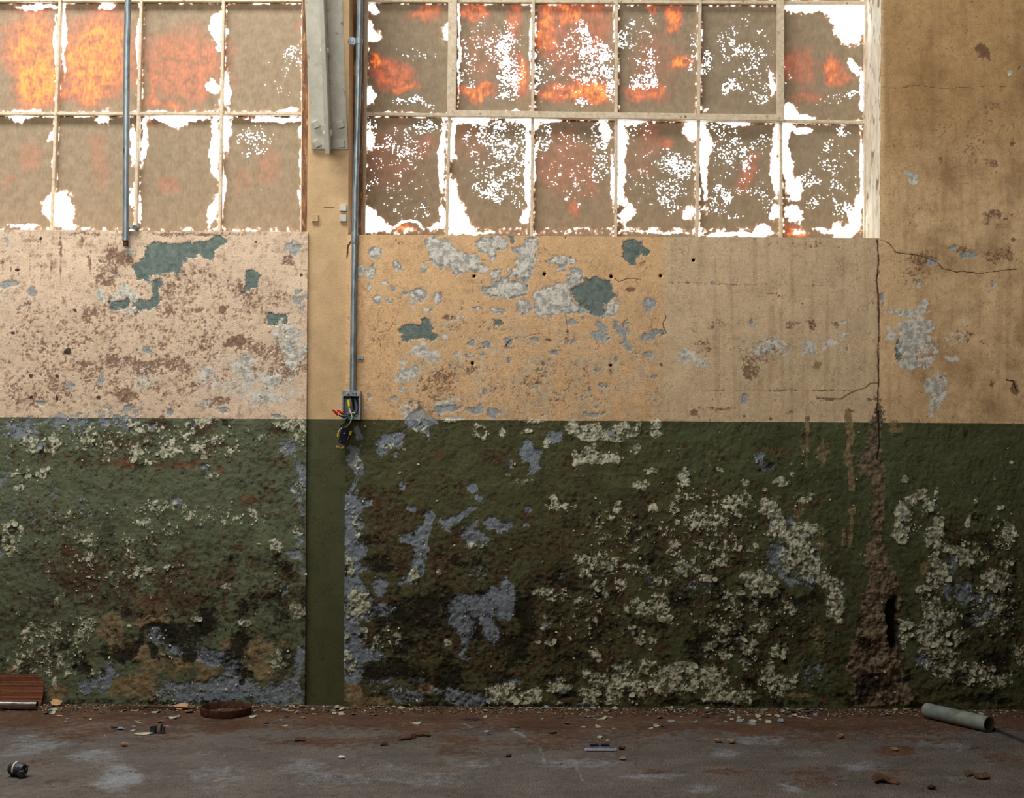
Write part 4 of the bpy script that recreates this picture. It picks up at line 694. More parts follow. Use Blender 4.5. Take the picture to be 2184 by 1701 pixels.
M['bar'] = simple_mat('cream_sash_paint', (206, 188, 160), (226, 210, 184), 60, 0.55, 0, (120, 84, 56), 0.66)
M['jamb'] = simple_mat('rusty_frame', (96, 66, 46), (140, 100, 68), 40, 0.7, 0, (190, 150, 110), 0.6, stretch=(2, 2, 0.4))
YW = REVEAL
def build_window(name, xt, xb, ytop_rows, ybot_rows, label, thick=()):
    """xt/xb: bar positions at the top (row 1) and at the sill; rows: heights at first and last bar"""
    w = empty(name, wpt(xb[0], ytop_rows[-1], YW)); tag(w, label, kind='structure')
    rows = len(ytop_rows); x0, x1 = xb[0], xb[-1]
    def ypos(r, x): return ytop_rows[r] + (ybot_rows[r] - ytop_rows[r]) * (x - x0) / (x1 - x0)
    ya, yb = 2.0, 490.0
    def xpos(c, y): return xt[c] + (xb[c] - xt[c]) * (y - ya) / (yb - ya)
    for c in range(len(xt)):
        a = wpt(xpos(c, ypos(0, xt[c])), ypos(0, xt[c]), YW - 0.016); b = wpt(xpos(c, ypos(rows - 1, xb[c])), ypos(rows - 1, xb[c]), YW - 0.016)
        end = c in (0, len(xt) - 1)
        MB().bar(a, b, 0.016 if end else 0.0105, 0.03).build('jamb' if end else 'mullion', M['bar'], w, bevel=0.0015)
    for r in range(rows):
        a = wpt(x0, ypos(r, x0), YW - 0.014); b = wpt(x1, ypos(r, x1), YW - 0.014)
        MB().bar(a, b, 0.012, 0.026, (0, 0, 1)).build('transom', M['bar'], w, bevel=0.0015)
    for r in range(rows - 1):
        for c in range(len(xt) - 1):
            nx, ny = (90, 120) if r > 0 else (16, 20)
            su, sv = np.meshgrid(np.linspace(0, 1, nx), np.linspace(1, 0, ny))
            yl = ypos(r, xt[c]) * (1 - sv) + ypos(r + 1, xt[c]) * sv; yr = ypos(r, xt[c + 1]) * (1 - sv) + ypos(r + 1, xt[c + 1]) * sv
            PY = yl * (1 - su) + yr * su; PX = xpos(c, PY) * (1 - su) + xpos(c + 1, PY) * su
            F = fields(PX, PY, ('clear', 'speck', 'orange'), 1.1, BLOBS[NW[0]:], POLYS[NW[1]:], LINES[NW[2]:])
            wd = (xt[c + 1] - xt[c]); hh = ypos(r + 1, x0) - ypos(r, x0); botlim = 492 if r == rows - 2 else 1e9
            e = np.minimum(np.minimum(su, 1 - su) * wd, np.minimum(sv, 1 - sv) * hh)
            e = np.minimum(e, np.abs(botlim - PY))
            rag = 0.25 + 0.95 * fbm(PX / 26 + c * 7, PY / 26 + r * 5, 4, 151, 0.65)
            F['clear'] = np.maximum(F['clear'], sstep(10.5, 4.0, e) * np.clip(rag, 0, 0.8))
            q1 = fbm(PX / 20, PY / 20, 3, 153, 0.6); q2 = fbm(PX / 7, PY / 7, 2, 157); brush = fbm(PX / 3.5, PY / 14, 3, 159)
            F['clear'] = F['clear'] + np.where(F['clear'] > 0.05, 0.6 * q1 + 0.5 * q2, 0); F['speck'] = F['speck'] * 0.86 + np.where(F['speck'] > 0.02, 0.42 * q1 + 0.15 * q2, 0)
            tonev = np.clip(0.5 + 0.7 * q1 + 0.6 * brush + 0.3 * q2, 0, 1)
            F['orange'] = np.clip(F['orange'] + 0.06 * fbm(PX / 60, PY / 60, 3, 161), 0, 1.2)
            U, V = p2uv(PX, PY); k = (DIST + YW) / FPX
            P = np.stack([U * k, U * 0 + YW, CAMZ + V * k], -1); n = P[..., 0].size
            at = np.stack([F['clear'], F['speck'], F['orange'], tonev], -1).reshape(-1, 4)
            idx = np.arange(n).reshape(ny, nx)
            Q = np.stack([idx[:-1, :-1], idx[:-1, 1:], idx[1:, 1:], idx[1:, :-1]], -1).reshape(-1, 4)
            cs = P[[0, 0, -1, -1], [0, -1, -1, 0]].copy(); cs[:, 1] += 0.004
            V2 = np.concatenate([P.reshape(-1, 3), cs]); Q = np.concatenate([Q, [[n + 3, n + 2, n + 1, n]]])
            c0 = np.array(w.location); me = raw_mesh('pane', V2 - c0, Q, dict(film=np.concatenate([at, np.zeros((4, 4))])))
            me.materials.append(M['pane']); me.materials.append(M['glass']); me.polygons[len(Q) - 1].material_index = 1
            link(bpy.data.objects.new('pane', me), w)
    return w, xpos, ypos
win1, xp1, yp1 = build_window('window_1', (-395, -222, -45, 130, 303, 478, 650), (-412, -240, -63, 112, 290, 469, 646), (-243, 2, 243, 516), (-243, 2, 243, 516), 'left steel sash window with painted orange and beige panes')
win2, xp2, yp2 = build_window('window_2', (781, 965, 1138, 1315, 1493, 1664, 1848), (775, 953, 1134, 1313, 1486, 1665, 1846), (-243, 2, 243, 518), (-236, 8, 262, 532), 'right steel sash window with scratched painted panes')
def px_bar(parent, name, a, b, wpx, depth, y, mat, horiz=False, bev=0.002):
    k = (DIST + y) / FPX
    return MB().bar(wpt(a[0], a[1], y), wpt(b[0], b[1], y), wpx * k, depth, (0, 0, 1) if horiz else (1, 0, 0)).build(name, mat, parent, bevel=bev)
# opening sash of the right window
px_bar(win2, 'sash_stile', (969, -240), (963, 251), 19, 0.03, YW - 0.03, M['bar']); px_bar(win2, 'sash_stile', (1664, -236), (1664, 262), 15, 0.03, YW - 0.03, M['bar'])
px_bar(win2, 'sash_rail', (954, 243), (1671, 253), 14, 0.036, YW - 0.03, M['bar'], True)
px_bar(win1, 'side_channel', (657, -260), (653, 520), 17, 0.05, YW - 0.06, M['jamb']); px_bar(win2, 'side_channel', (767, -260), (762, 520), 20, 0.05, YW - 0.06, M['jamb'])
px_bar(win2, 'outer_frame', (1853, -240), (1852, 530), 12, 0.02, YW - 0.01, M['bar'])
# masonry beside the left window, outside the frame
struct_box('wall_back_pier', (XL, 0.001, CAMZ + VSL / S), (-1500 / S, REVEAL, CAMZ + VHEAD / S), M['plaster'], 'plaster pier left of the windows').name = 'trim_1'

# ---------------------------------------------------------------- steel column with knee brace
M['brace'] = simple_mat('pale_steel_paint', (192, 189, 174), (206, 203, 189), 30, 0.5, 0, (150, 138, 112), 0.66)
M['columnb'] = M['column']
colm = empty('steel_column', ((UCL + UCR) / 2 / S, 0.1, 0)); tag(colm, 'painted steel column, beige above and olive below, between the two windows', 'column')
MB().box(((UCL + UCR) / 2 / S, 0.126, ZC / 2), ((UCR - UCL) / 2 / S + 0.004, 0.114, ZC / 2)).build('shaft', M['column'], colm)
b0 = wpt(703, 318, 0.004); b1 = wpt(691, 10, -0.165); ax = (b1 - b0).normalized(); b2 = b0 + ax * ((ZC - b0.z) / ax.z)
sd = Vector((1, 0, 0)); sd = (sd - ax * sd.dot(ax)).normalized(); nrm = ax.cross(sd)
if nrm.y > 0: nrm = -nrm
brace = MB().bar(b0, b2, 0.130, 0.010).bar(b0 + nrm * 0.045 + sd * 0.002, b2 + nrm * 0.045 + sd * 0.002, 0.016, 0.085).build('knee_brace', M['brace'], colm, bevel=0.0015)
def on_brace(py, side, out):
    k = (wpt(690, py, -0.08).z - b0.z) / ax.z; return b0 + ax * k + sd * side + nrm * out
for py in (110, 272, -60, -220):
    for s_ in (-1, 1):
        MB().lathe(on_brace(py, 0.002 + s_ * 0.008, 0.05), sd * s_, [(0.0, 0.008), (0.006, 0.0072), (0.011, 0.0045), (0.0135, 0.0)], 14).build('rivet', M['brace'], brace, smooth=True)
for dx, py, an in ((-0.044, 258, 25), (0.044, 258, 15), (-0.043, 297, 30), (0.043, 298, 4)):
    c = on_brace(py, dx, 0.009); m = Matrix((sd, ax, nrm)).transposed() @ Matrix.Rotation(math.radians(an), 3, 'Z')
    n_ = MB().box(c, (0.012, 0.012, 0.006), m).build('nut', M['brace'], brace, bevel=0.0015)
for px, py in ((672, 465), (732, 443), (732, 465)):
    c = wpt(px, py, 0.007); MB().box(c, (0.012, 0.006, 0.012)).build('nut', M['column'] if px < 700 else M['brace'], colm, bevel=0.001)
px_bar(colm, 'base_plate', (690, 440), (712, 440), 3, 0.004, 0.012, M['column'], True, 0.0005)

# ---------------------------------------------------------------- conduits
M['galv'] = simple_mat('galvanised_steel', (120, 134, 142), (158, 170, 176), 50, 0.42, 0.55, (96, 88, 80), 0.66, stretch=(1, 1, 0.3), spec=0.5)
M['rustm'] = simple_mat('rusted_steel', (58, 34, 24), (94, 56, 38), 60, 0.8)
cd = empty('electrical_conduit', wpt(752, 830)); tag(cd, 'grey galvanised conduit running down the column to the open box', 'conduit')
top = wpt(768, 8, -0.013); pts = [Vector((top.x + 0.012, -0.013, ZC)), top, wpt(764, 200, -0.013), wpt(758, 420, -0.013), wpt(756.5, 515, -0.013), wpt(754, 660, -0.013), wpt(752, 838, -0.013)]
MB().tube(pts, 0.0108, 18).build('pipe', M['galv'], cd, smooth=True)
MB().tube([wpt(756.7, 495, -0.013), wpt(756.5, 498, -0.013), wpt(756.3, 517, -0.013), wpt(756.2, 520, -0.013)], [0.0115, 0.0128, 0.0128, 0.0115], 18).build('coupling', M['galv'], cd, smooth=True)
sp = MB().lathe(wpt(766, 88, -0.013), (0, 0, 1), [(0.0112, -0.011), (0.0135, -0.011), (0.0135, 0.011), (0.0112, 0.011), (0.0112, -0.011)], 18).bar(wpt(768, 88, -0.008), wpt(746, 90, -0.008), 0.022, 0.003, (0, 0, 1)).build('strap', M['galv'], cd, bevel=0.0006)
MB().lathe(wpt(751, 88, -0.009), (0, -1, 0), [(0.0, 0.010), (0.006, 0.010), (0.007, 0.006), (0.013, 0.006), (0.0155, 0.003), (0.0155, 0.0)], 16).build('screw', M['galv'], sp, smooth=True)
MB().bar(wpt(762, 762, -0.004), wpt(775, 762, -0.004), 0.014, 0.004, (0, 0, 1)).build('strap', M['galv'], cd, bevel=0.001)
ce2 = empty('cut_conduit', wpt(268, 524)); tag(ce2, 'grey conduit hanging before the left window with a rusted cut end', 'conduit')
top = wpt(273, 8, -0.022); MB().tube([Vector((top.x, -0.022, ZC)), top, wpt(270, 120, -0.022), wpt(269.5, 260, -0.022), wpt(268, 511, -0.022)], 0.0115, 18).build('pipe', M['galv'], ce2, smooth=True)
MB().lathe(wpt(268, 511, -0.022), (0, 0, 1), [(0.0112, 0.003), (0.0128, 0.003), (0.0128, -0.003), (0.0112, -0.003)], 18).build('collar', M['galv'], ce2, smooth=True)
MB().tube([wpt(268, 509, -0.022), wpt(268, 525, -0.022)], 0.0098, 16).build('rusted_end', M['rustm'], ce2, smooth=True)
MB().lathe(wpt(289, 485, -0.012), (-0.5, -1, 0), [(0.004, 0.008), (0.009, 0.008), (0.010, 0.0), (0.010, -0.012), (0.004, -0.012), (0.004, 0.008)], 14).bar(wpt(272, 487, -0.010), wpt(287, 486, -0.010), 0.008, 0.006, (0, 0, 1)).build('clip', M['galv'], ce2, smooth=True)

# ---------------------------------------------------------------- open outlet box, wires, dangling receptacle
Bx = lambda x, y, d=0.0: wpt(660 + x / 8.505, 780 + y / 8.505, d)
M['boxm'] = simple_mat('box_steel', (120, 128, 136), (160, 166, 170), 70, 0.45, 0.5, (100, 80, 66), 0.64, spec=0.5)
for nm, c1, c2, rg in (('black', (16, 16, 22), (28, 28, 36), 0.45), ('white', (186, 176, 150), (206, 198, 176), 0.5), ('green', (22, 74, 58), (36, 96, 74), 0.45), ('red', (168, 20, 12), (200, 36, 22), 0.4), ('yellow', (204, 184, 10), (226, 206, 30), 0.4), ('purple', (24, 20, 40), (38, 32, 58), 0.3), ('brass', (170, 136, 76), (204, 178, 122), 0.35)):
    M[nm] = simple_mat(nm + '_finish', c1, c2, 90, rg, 0.6 if nm == 'brass' else 0)
bx = empty('outlet_box', Bx(777, 965, 0)); tag(bx, 'open metal outlet box with loose wires at the end of the conduit', 'outlet box')
k = 1 / 8.505 / S; D0, D1 = 0.0, -0.042
def rect(mb, xa, ya, xb, yb, y0, y1):
    a, b = Bx(xa, ya), Bx(xb, yb); mb.box(((a.x + b.x) / 2, (y0 + y1) / 2, (a.z + b.z) / 2), (abs(b.x - a.x) / 2, abs(y1 - y0) / 2, abs(a.z - b.z) / 2)); return mb
hs = MB(); rect(hs, 615, 450, 634, 967, D0, D1); rect(hs, 922, 450, 940, 967, D0, D1); rect(hs, 634, 450, 922, 466, D0, D1); rect(hs, 634, 950, 922, 967, D0, D1); rect(hs, 634, 466, 922, 950, D0, -0.004)
hs.build('housing', M['boxm'], bx)
for ya, yb, hl in ((466, 548, ((712, 506), (778, 500), (846, 506))), (884, 950, ((848, 914), (712, 914)))):
    tb = rect(MB(), 634, ya, 922, yb, D1, D1 + 0.003).build('mounting_tab', M['boxm'], bx)
    for hx, hy in hl:
        MB().tube([Bx(hx, hy, D1 - 0.0006), Bx(hx, hy, D1 + 0.001)], 0.0022, 10).build('screw_hole', M['black'], tb)
def smooth_path(pts, n=6):
    P = [Vector(p) for p in pts]; out = []
    for i in range(len(P) - 1):
        a, b, c, d = P[max(i - 1, 0)], P[i], P[i + 1], P[min(i + 2, len(P) - 1)]
        for j in range(n):
            t = j / n; out.append(0.5 * ((2 * b) + (c - a) * t + (2 * a - 5 * b + 4 * c - d) * t * t + (3 * b - a - 3 * c + d) * t ** 3))
    return out + [P[-1]]
for m, r, pts in (('black', .0024, ((780, 500, -.02), (770, 600, -.03), (790, 760, -.036), (740, 870, -.05), (650, 935, -.056), (560, 900, -.058))), ('black', .0024, ((830, 560, -.02), (880, 700, -.03), (850, 850, -.045), (720, 910, -.055), (600, 920, -.06), (530, 890, -.062))),
                  ('black', .002, ((820, 480, -.016), (800, 600, -.02), (815, 800, -.03))), ('black', .0022, ((690, 930, -.05), (650, 1030, -.045), (560, 1105, -.03))), ('green', .0022, ((870, 600, -.02), (860, 800, -.035), (790, 900, -.05), (640, 920, -.058), (690, 960, -.056), (670, 1050, -.04), (590, 1110, -.024))),
                  ('green', .002, ((640, 880, -.05), (760, 880, -.054), (800, 920, -.056), (650, 935, -.058))), ('white', .0022, ((722, 730, -.04), (730, 800, -.045), (762, 880, -.054), (768, 960, -.056), (710, 1060, -.045), (640, 1115, -.026))), ('white', .0022, ((715, 740, -.04), (740, 830, -.046), (820, 858, -.044), (860, 840, -.036), (870, 700, -.02)))):
    MB().tube(smooth_path([Bx(*q) for q in pts]), r, 8).build('wire', M[m], bx, smooth=True)
def wire_nut(a, b, m, par):
    a, b = Vector(a), Vector(b); d = b - a
    return MB().tube([a, a + d * 0.1, a + d * 0.6, a + d * 0.9, b], [0.0026, 0.0034, 0.0046, 0.0052, 0.0046], 10).build('wire_connector', M[m], par, smooth=True)
wire_nut(Bx(706, 615, -.04), Bx(722, 738, -.042), 'yellow', bx); wire_nut(Bx(420, 795, -.064), Bx(518, 885, -.06), 'red', bx); wire_nut(Bx(500, 800, -.062), Bx(615, 870, -.058), 'red', bx)
rc = empty('receptacle', Bx(620, 1420, 0)); tag(rc, 'dark receptacle with yellow sides dangling below the open outlet box', 'receptacle')
a, b = Bx(660, 1130, -.022), Bx(590, 1405, -.018)
MB().bar(a, b, 0.027, 0.024).build('body', M['purple'], rc, bevel=0.004)
for x, y in ((628, 1220), (560, 1360)): MB().box(Bx(x, y, -.035), (0.0022, 0.0012, 0.0014)).build('contact', M['white'], rc)
MB().bar(Bx(520, 1215, -.02), Bx(515, 1290, -.02), 0.006, 0.012).build('side_clip', M['yellow'], rc, bevel=0.001); MB().bar(Bx(758, 1180, -.02), Bx(728, 1258, -.02), 0.008, 0.012).build('side_clip', M['yellow'], rc, bevel=0.001)
MB().tube(smooth_path([Bx(600, 1110, -.02), Bx(540, 1170, -.02), Bx(520, 1230, -.02), Bx(520, 1340, -.018)]), 0.0016, 6).build('wire', M['white'], rc)
MB().tube(smooth_path([Bx(740, 1200, -.02), Bx(700, 1310, -.018), Bx(660, 1420, -.016)]), 0.0018, 6).build('strap_edge', M['brass'], rc)
for x, y, an in ((510, 1462, 15), (597, 1478, -12)):
    m = Matrix.Rotation(math.radians(an), 3, 'Y'); MB().box(Bx(x, y, -.012), (0.0068, 0.0012, 0.0036), m).build('mounting_ear', M['brass'], rc, bevel=0.001)
MB().bar(Bx(585, 1400, -.016), Bx(560, 1470, -.012), 0.010, 0.002).build('yoke', M['brass'], rc)

# ---------------------------------------------------------------- flakes of paint still hanging on the wall
M['flake_pale'] = simple_mat('flake_pale', (150, 150, 124), (200, 198, 172), 120, 0.7)
M['flake_olive'] = simple_mat('flake_olive', (64, 66, 44), (88, 90, 64), 120, 0.65)
M['flake_grey'] = simple_mat('flake_grey', (116, 124, 134), (150, 156, 162), 120, 0.7)
M['flake_beige'] = simple_mat('flake_beige', (158, 132, 98), (196, 166, 126), 120, 0.65)
M['flake_brown'] = simple_mat('flake_brown', (70, 46, 32), (104, 74, 52), 120, 0.8)
def flake_geo(seed, thick=0.06, curl=1.0, n=8):
    """unit chip about 1 across in its own x/y, curling up along z; returns verts, faces"""
    r = random.Random(seed); an = sorted(2 * math.pi * (i + r.uniform(-.3, .3)) / n for i in range(n)); asp = r.uniform(0.55, 1.0)
    ring = [(0.5 * r.uniform(0.65, 1.1) * math.cos(a), 0.5 * asp * r.uniform(0.65, 1.1) * math.sin(a)) for a in an]
    cx, cy = r.uniform(-1, 1), r.uniform(0.3, 1.0)
    z = lambda x, y: curl * (0.45 * (x * cx + y * cy) ** 2 + 0.25 * (y + 0.3) ** 2 * cy)
    top = [(0, 0, z(0, 0))] + [(x, y, z(x, y)) for x, y in ring]; bot = [(x, y, q - thick) for x, y, q in top]
    m = n + 1; f = []
    for i in range(n):
        a, b = 1 + i, 1 + (i + 1) % n; f += [(0, a, b), (m, m + b, m + a), (a, m + a, m + b, b)]
    return top + bot, f
FL = {}
def flake_mesh(kind, seed, thick=0.06, curl=1.0):
    key = (kind, seed, thick)
    if key not in FL:
        v, f = flake_geo(seed, thick, curl); me = bpy.data.meshes.new('paint_flake'); me.from_pydata(v, [], f); me.materials.append(M['flake_' + kind]); FL[key] = me
    return FL[key]
fr = np.random.RandomState(5)
cand = []
for nm in ('left', 'mid', 'right'):
    P, F, us, vs, H = PATCH[nm]
    U, V = np.meshgrid(us, vs); PX, PY = uv2p(U, V)
    ok = (PX > 5) & (PX < 2180) & (PY > 500) & (PY < 1505)
    low = (V < -46)
    w = ok * (low * (0.05 + np.clip(F['white'], 0, 0.8) * 1.0 + 0.25 * (F['grey'] > 0.4)) * (1 - 0.6 * np.clip(F['crust'], 0, 1)) + (~low) * (0.12 * (F['white'] > 0.35) + 0.05 * (F['brown'] > 0.45)))
    w = w * (F['hole'] < 0.1)
    for i in np.argwhere(w > 0)[fr.choice(int((w > 0).sum()), size=4000 if nm != 'right' else 2000, p=(w[w > 0] / w[w > 0].sum()))]:
        i = tuple(i); cand.append((P[i], bool(low[i]), float(F['white'][i]), float(F['grey'][i]), float(PX[i]), float(PY[i])))
fr.shuffle(cand)
def flake_matrix(p, size):
    tilt = fr.uniform(0.05, 0.5); spin = fr.uniform(-math.pi, math.pi)
    m = Matrix.Rotation(math.pi / 2, 4, 'X') @ Matrix.Rotation(fr.uniform(-0.4, 0.4), 4, 'Y') @ Matrix.Rotation(-tilt if fr.rand() < 0.75 else tilt * 0.6, 4, 'X') @ Matrix.Rotation(spin, 4, 'Z')
    return Matrix.Translation(Vector(p) + Vector((0, -size * 0.10, 0))) @ m @ Matrix.Diagonal((size, size, size, 1))
def flake_kind(c):
    p, low, w, g, px, py = c
    if not low: return 'beige' if fr.rand() < 0.6 else 'pale'
    q = fr.rand()
    if w > 0.3: return 'pale' if q < 0.72 else ('olive' if q < 0.9 else 'grey')
    if g > 0.4: return 'grey' if q < 0.6 else 'pale'
    return 'olive' if q < 0.75 else 'pale'
n_ind = 0; rest = {k: ([], [], 0) for k in ('pale', 'olive', 'grey', 'beige')}
for ci, c in enumerate(cand):
    kd = flake_kind(c)
    if n_ind < 290 and c[1] and c[2] > 0.45:
        s_ = fr.uniform(0.014, 0.030); o = bpy.data.objects.new('paint_flake', flake_mesh(kd, int(fr.randint(8)))); link(o, wall); o.matrix_world = flake_matrix(c[0], s_); n_ind += 1
    elif ci < 2300:
        s_ = fr.uniform(0.004, 0.013) if c[1] else fr.uniform(0.003, 0.008); v, f = flake_geo(int(fr.randint(40)), 0.1, 1.0, 5); m = flake_matrix(c[0], s_)
        V_, F_, k0 = rest[kd]; k0 = len(V_); V_.extend(tuple(m @ Vector(q)) for q in v); F_.extend(tuple(i + k0 for i in q) for q in f)
for kd, (V_, F_, _) in rest.items():
    me = bpy.data.meshes.new('small_paint_flakes'); me.from_pydata(V_, [], F_); me.materials.append(M['flake_' + kd]); tag(link(bpy.data.objects.new('small_paint_flakes', me), wall), kind='stuff')

# ---------------------------------------------------------------- things lying on the floor
def ribbed_fibre():
    t = NT('ribbed_brown_fibre'); p = t.coord(); f, c = t.noise(p, 30, 5, 0.6); w = t.n('ShaderNodeTexWave', bands_direction='Z'); t.put(w.inputs['Vector'], p); w.inputs['Scale'].default_value = 80; w.inputs['Distortion'].default_value = 0.4
    cc = t.mix(w.outputs['Fac'], L4((96, 54, 33)), L4((140, 84, 52))); cc = t.mix(t.ramp(f, 0.5, 0.7, 0, 0.5), cc, L4((84, 48, 30)))
    return t.done(t.principled(cc, 0.7, 0, t.bump(w.outputs['Fac'], 0.002), 0.25))
M['fibre'] = ribbed_fibre()
M['tube_metal'] = simple_mat('dull_chrome', (120, 116, 112), (164, 160, 154), 30, 0.25, 0.9, (90, 66, 50), 0.64, stretch=(0.3, 1, 1), spec=0.5)
M['dark_metal'] = simple_mat('dark_iron', (46, 48, 52), (82, 84, 88), 70, 0.5, 0.4, (84, 52, 36), 0.62, spec=0.5)
M['gutter'] = simple_mat('pale_green_enamel', (100, 108, 101), (130, 138, 130), 20, 0.4, 0, (104, 98, 80), 0.62, stretch=(0.4, 1, 1), spec=0.5)
M['clod'] = simple_mat('dry_clod', (124, 98, 70), (166, 138, 104), 60, 0.9)
M['bark'] = simple_mat('brown_scrap', (58, 40, 29), (94, 67, 48), 50, 0.85)
M['blue_strip'] = simple_mat('blue_grey_strip', (58, 66, 92), (88, 96, 122), 40, 0.5)
M['white_edge'] = simple_mat('white_edge', (196, 196, 196), (220, 220, 218), 40, 0.5)
# ribbed brown sheet standing against the wall
xa, xb_ = fpt(-130, 1505).x, wpt(96, 1480).x
g = []; NX, NZ = 26, 12
for i in range(NX + 1):
    row = []
    for j in range(NZ + 1):
        tt = j / NZ; x = xa + (xb_ - xa) * (i / NX); r = max(0.0, tt - 0.72) / 0.28; lim = xb_ - 0.03 * (1 - math.sqrt(max(0.0, 1 - r * r))) - 0.012 * max(0.0, 0.3 - tt)
        row.append((min(x, lim), -0.046 + 0.032 * math.sin(tt * math.pi / 2) ** 0.8, 0.004 + 0.108 * tt))
    g.append(row)
mb = MB(); vs_ = [p for r in g for p in r]; vs2 = [(p[0], p[1] + 0.004, p[2]) for p in vs_]; W_ = NZ + 1; n0 = len(vs_); fs = []
for i in range(NX):
    for j in range(NZ):
        a = i * W_ + j; fs += [(a, a + W_, a + W_ + 1, a + 1), (n0 + a, n0 + a + 1, n0 + a + W_ + 1, n0 + a + W_)]
for i in range(NX): fs += [(i * W_, n0 + i * W_, n0 + (i + 1) * W_, (i + 1) * W_), (i * W_ + NZ, (i + 1) * W_ + NZ, n0 + (i + 1) * W_ + NZ, n0 + i * W_ + NZ)]
for j in range(NZ): fs += [(j, j + 1, n0 + j + 1, n0 + j), (NX * W_ + j, n0 + NX * W_ + j, n0 + NX * W_ + j + 1, NX * W_ + j + 1)]
mb.add(vs_ + vs2, fs); tag(mb.build('ribbed_sheet', M['fibre'], smooth=True), 'curved ribbed brown sheet leaning on the wall at the left edge', 'sheet')
def pipe(name, a, b, r, ri, mat, label, cat, n=22, arc=None):
    a, b = Vector(a), Vector(b); d = b - a; L = d.length
    o = MB().lathe(a, d, [(r, 0), (r, L), (ri, L), (ri, 0), (r, 0)], n, arc).build(name, mat, smooth=True); return tag(o, label, cat)
e = fpt(79, 1514); pipe('metal_tube', (fpt(-130, 1512).x, e.y + 0.003, 0.0175), (e.x, e.y, 0.0175), 0.016, 0.0135, M['tube_metal'], 'short shiny metal tube lying in front of the ribbed brown sheet', 'tube')
a, b = fpt(235, 1513), fpt(418, 1516); tag(MB().tube(smooth_path([(a.x, a.y, 0.012), ((a.x + b.x) / 2, (a.y + b.y) / 2 + .004, 0.013), (b.x, b.y, 0.010)]), 0.0032, 8).build('thin_rod', M['bark'], smooth=True), 'thin brown rod lying along the wall foot beside the rusty ring', 'rod')
c = fpt(472, 1533); rg = MB().lathe((c.x, c.y + 0.088, floor_z(c.x, c.y)), (0, 0, 1), [(0.0865, 0.0), (0.0875, 0.003), (0.0875, 0.027), (0.0845, 0.028), (0.0835, 0.026), (0.0835, 0.0), (0.0865, 0.0)], 40).build('rusty_ring', M['rustm'], smooth=True); tag(rg, 'round rusty metal hoop lying flat at the wall foot', 'ring')
p = c + Vector((-0.055, 0.02, 0)); MB().bar((p.x, p.y, 0.004), (p.x, p.y, 0.028), 0.012, 0.004).build('seam', M['rustm'], rg)
def scrap(name, px, py, w, d, h, mat, label, cat, seed, tilt=0.2, spin=0.0, thick=0.05, curl=1.0, group=None):
    v, f = flake_geo(seed, thick, curl, 9); q = fpt(px, py); z = floor_z(q.x, q.y)
    m = Matrix.Rotation(spin, 3, 'Z') @ Matrix.Rotation(tilt, 3, 'X'); vv = [m @ Vector((a * w, b * d, c_ * h)) for a, b, c_ in v]; zm = min(p.z for p in vv)
    o = MB().add([p + Vector((q.x, q.y, z - zm - 0.0003)) for p in vv], f).build(name, mat); tag(o, label, cat, group); return o
M['card'] = simple_mat('tan_card', (168, 130, 88), (198, 162, 116), 40, 0.8)
scrap('card_scrap', 386, 1514, 0.062, 0.05, 0.03, M['card'], 'bent tan scrap of card left of the rusty ring', 'scrap', 61, 0.5, 0.1, 0.08)
scrap('card_scrap', 118, 1508, 0.05, 0.04, 0.04, M['card'], 'bent tan scrap of card beside the ribbed brown sheet', 'scrap', 62, 0.45, 0.5, 0.08)
scrap('plaster_chip', 306, 1566, 0.062, 0.03, 0.02, M['flake_pale'], 'long cream plaster chip beside the small dark clip', 'chip', 63, 0.1, 0.3, 0.12)
# small dark clip
q = fpt(335, 1563); ck = empty('pipe_clip', (q.x, q.y, 0)); tag(ck, 'small dark metal clip standing on the floor below the rusty ring', 'clip')
z0 = floor_z(q.x, q.y)
MB().box((q.x - 0.012, q.y, z0 + 0.012), (0.009, 0.012, 0.013)).build('block', M['dark_metal'], ck, bevel=0.002); MB().bar((q.x + 0.0, q.y, z0 + 0.003), (q.x + 0.026, q.y, z0 + 0.004), 0.02, 0.006, (0, 1, 0)).build('foot', M['dark_metal'], ck, bevel=0.0015)
MB().bar((q.x + 0.012, q.y, z0 + 0.004), (q.x + 0.016, q.y, z0 + 0.030), 0.005, 0.016).build('prong', M['dark_metal'], ck, bevel=0.001); MB().bar((q.x + 0.022, q.y, z0 + 0.004), (q.x + 0.024, q.y, z0 + 0.022), 0.005, 0.014).build('prong', M['dark_metal'], ck, bevel=0.001)
# pipe clamp with bolt
q = fpt(35, 1660); z0 = floor_z(q.x, q.y); cl = empty('clamp', (q.x, q.y, z0)); tag(cl, 'dark iron clamp with a bolt in the lower left corner of the floor', 'clamp')
MB().lathe((q.x - 0.006, q.y + 0.03, z0 + 0.020), (1, -0.4, 0), [(0.0, -0.024), (0.016, -0.024), (0.0195, -0.018), (0.0195, 0.018), (0.016, 0.024), (0.0, 0.024)], 20).build('body', M['dark_metal'], cl, smooth=True)
MB().lathe((q.x + 0.012, q.y + 0.006, z0 + 0.0135), (0.3, -1, 0), [(0.0, 0.010), (0.009, 0.010), (0.011, 0.007), (0.011, -0.01)], 6).build('bolt_head', M['dark_metal'], cl)
MB().lathe((q.x - 0.006, q.y + 0.03, z0 + 0.020), (1, -0.4, 0), [(0.0197, -0.006), (0.0215, -0.006), (0.0215, -0.001), (0.0197, -0.001)], 20, (0.3, 3.4)).build('pale_band', M['white_edge'], cl, smooth=True)
MB().bar((q.x + 0.014, q.y + 0.022, z0 + 0.012), (q.x + 0.026, q.y + 0.018, z0 + 0.028), 0.004, 0.03).build('lug', M['rustm'], cl, bevel=0.001)
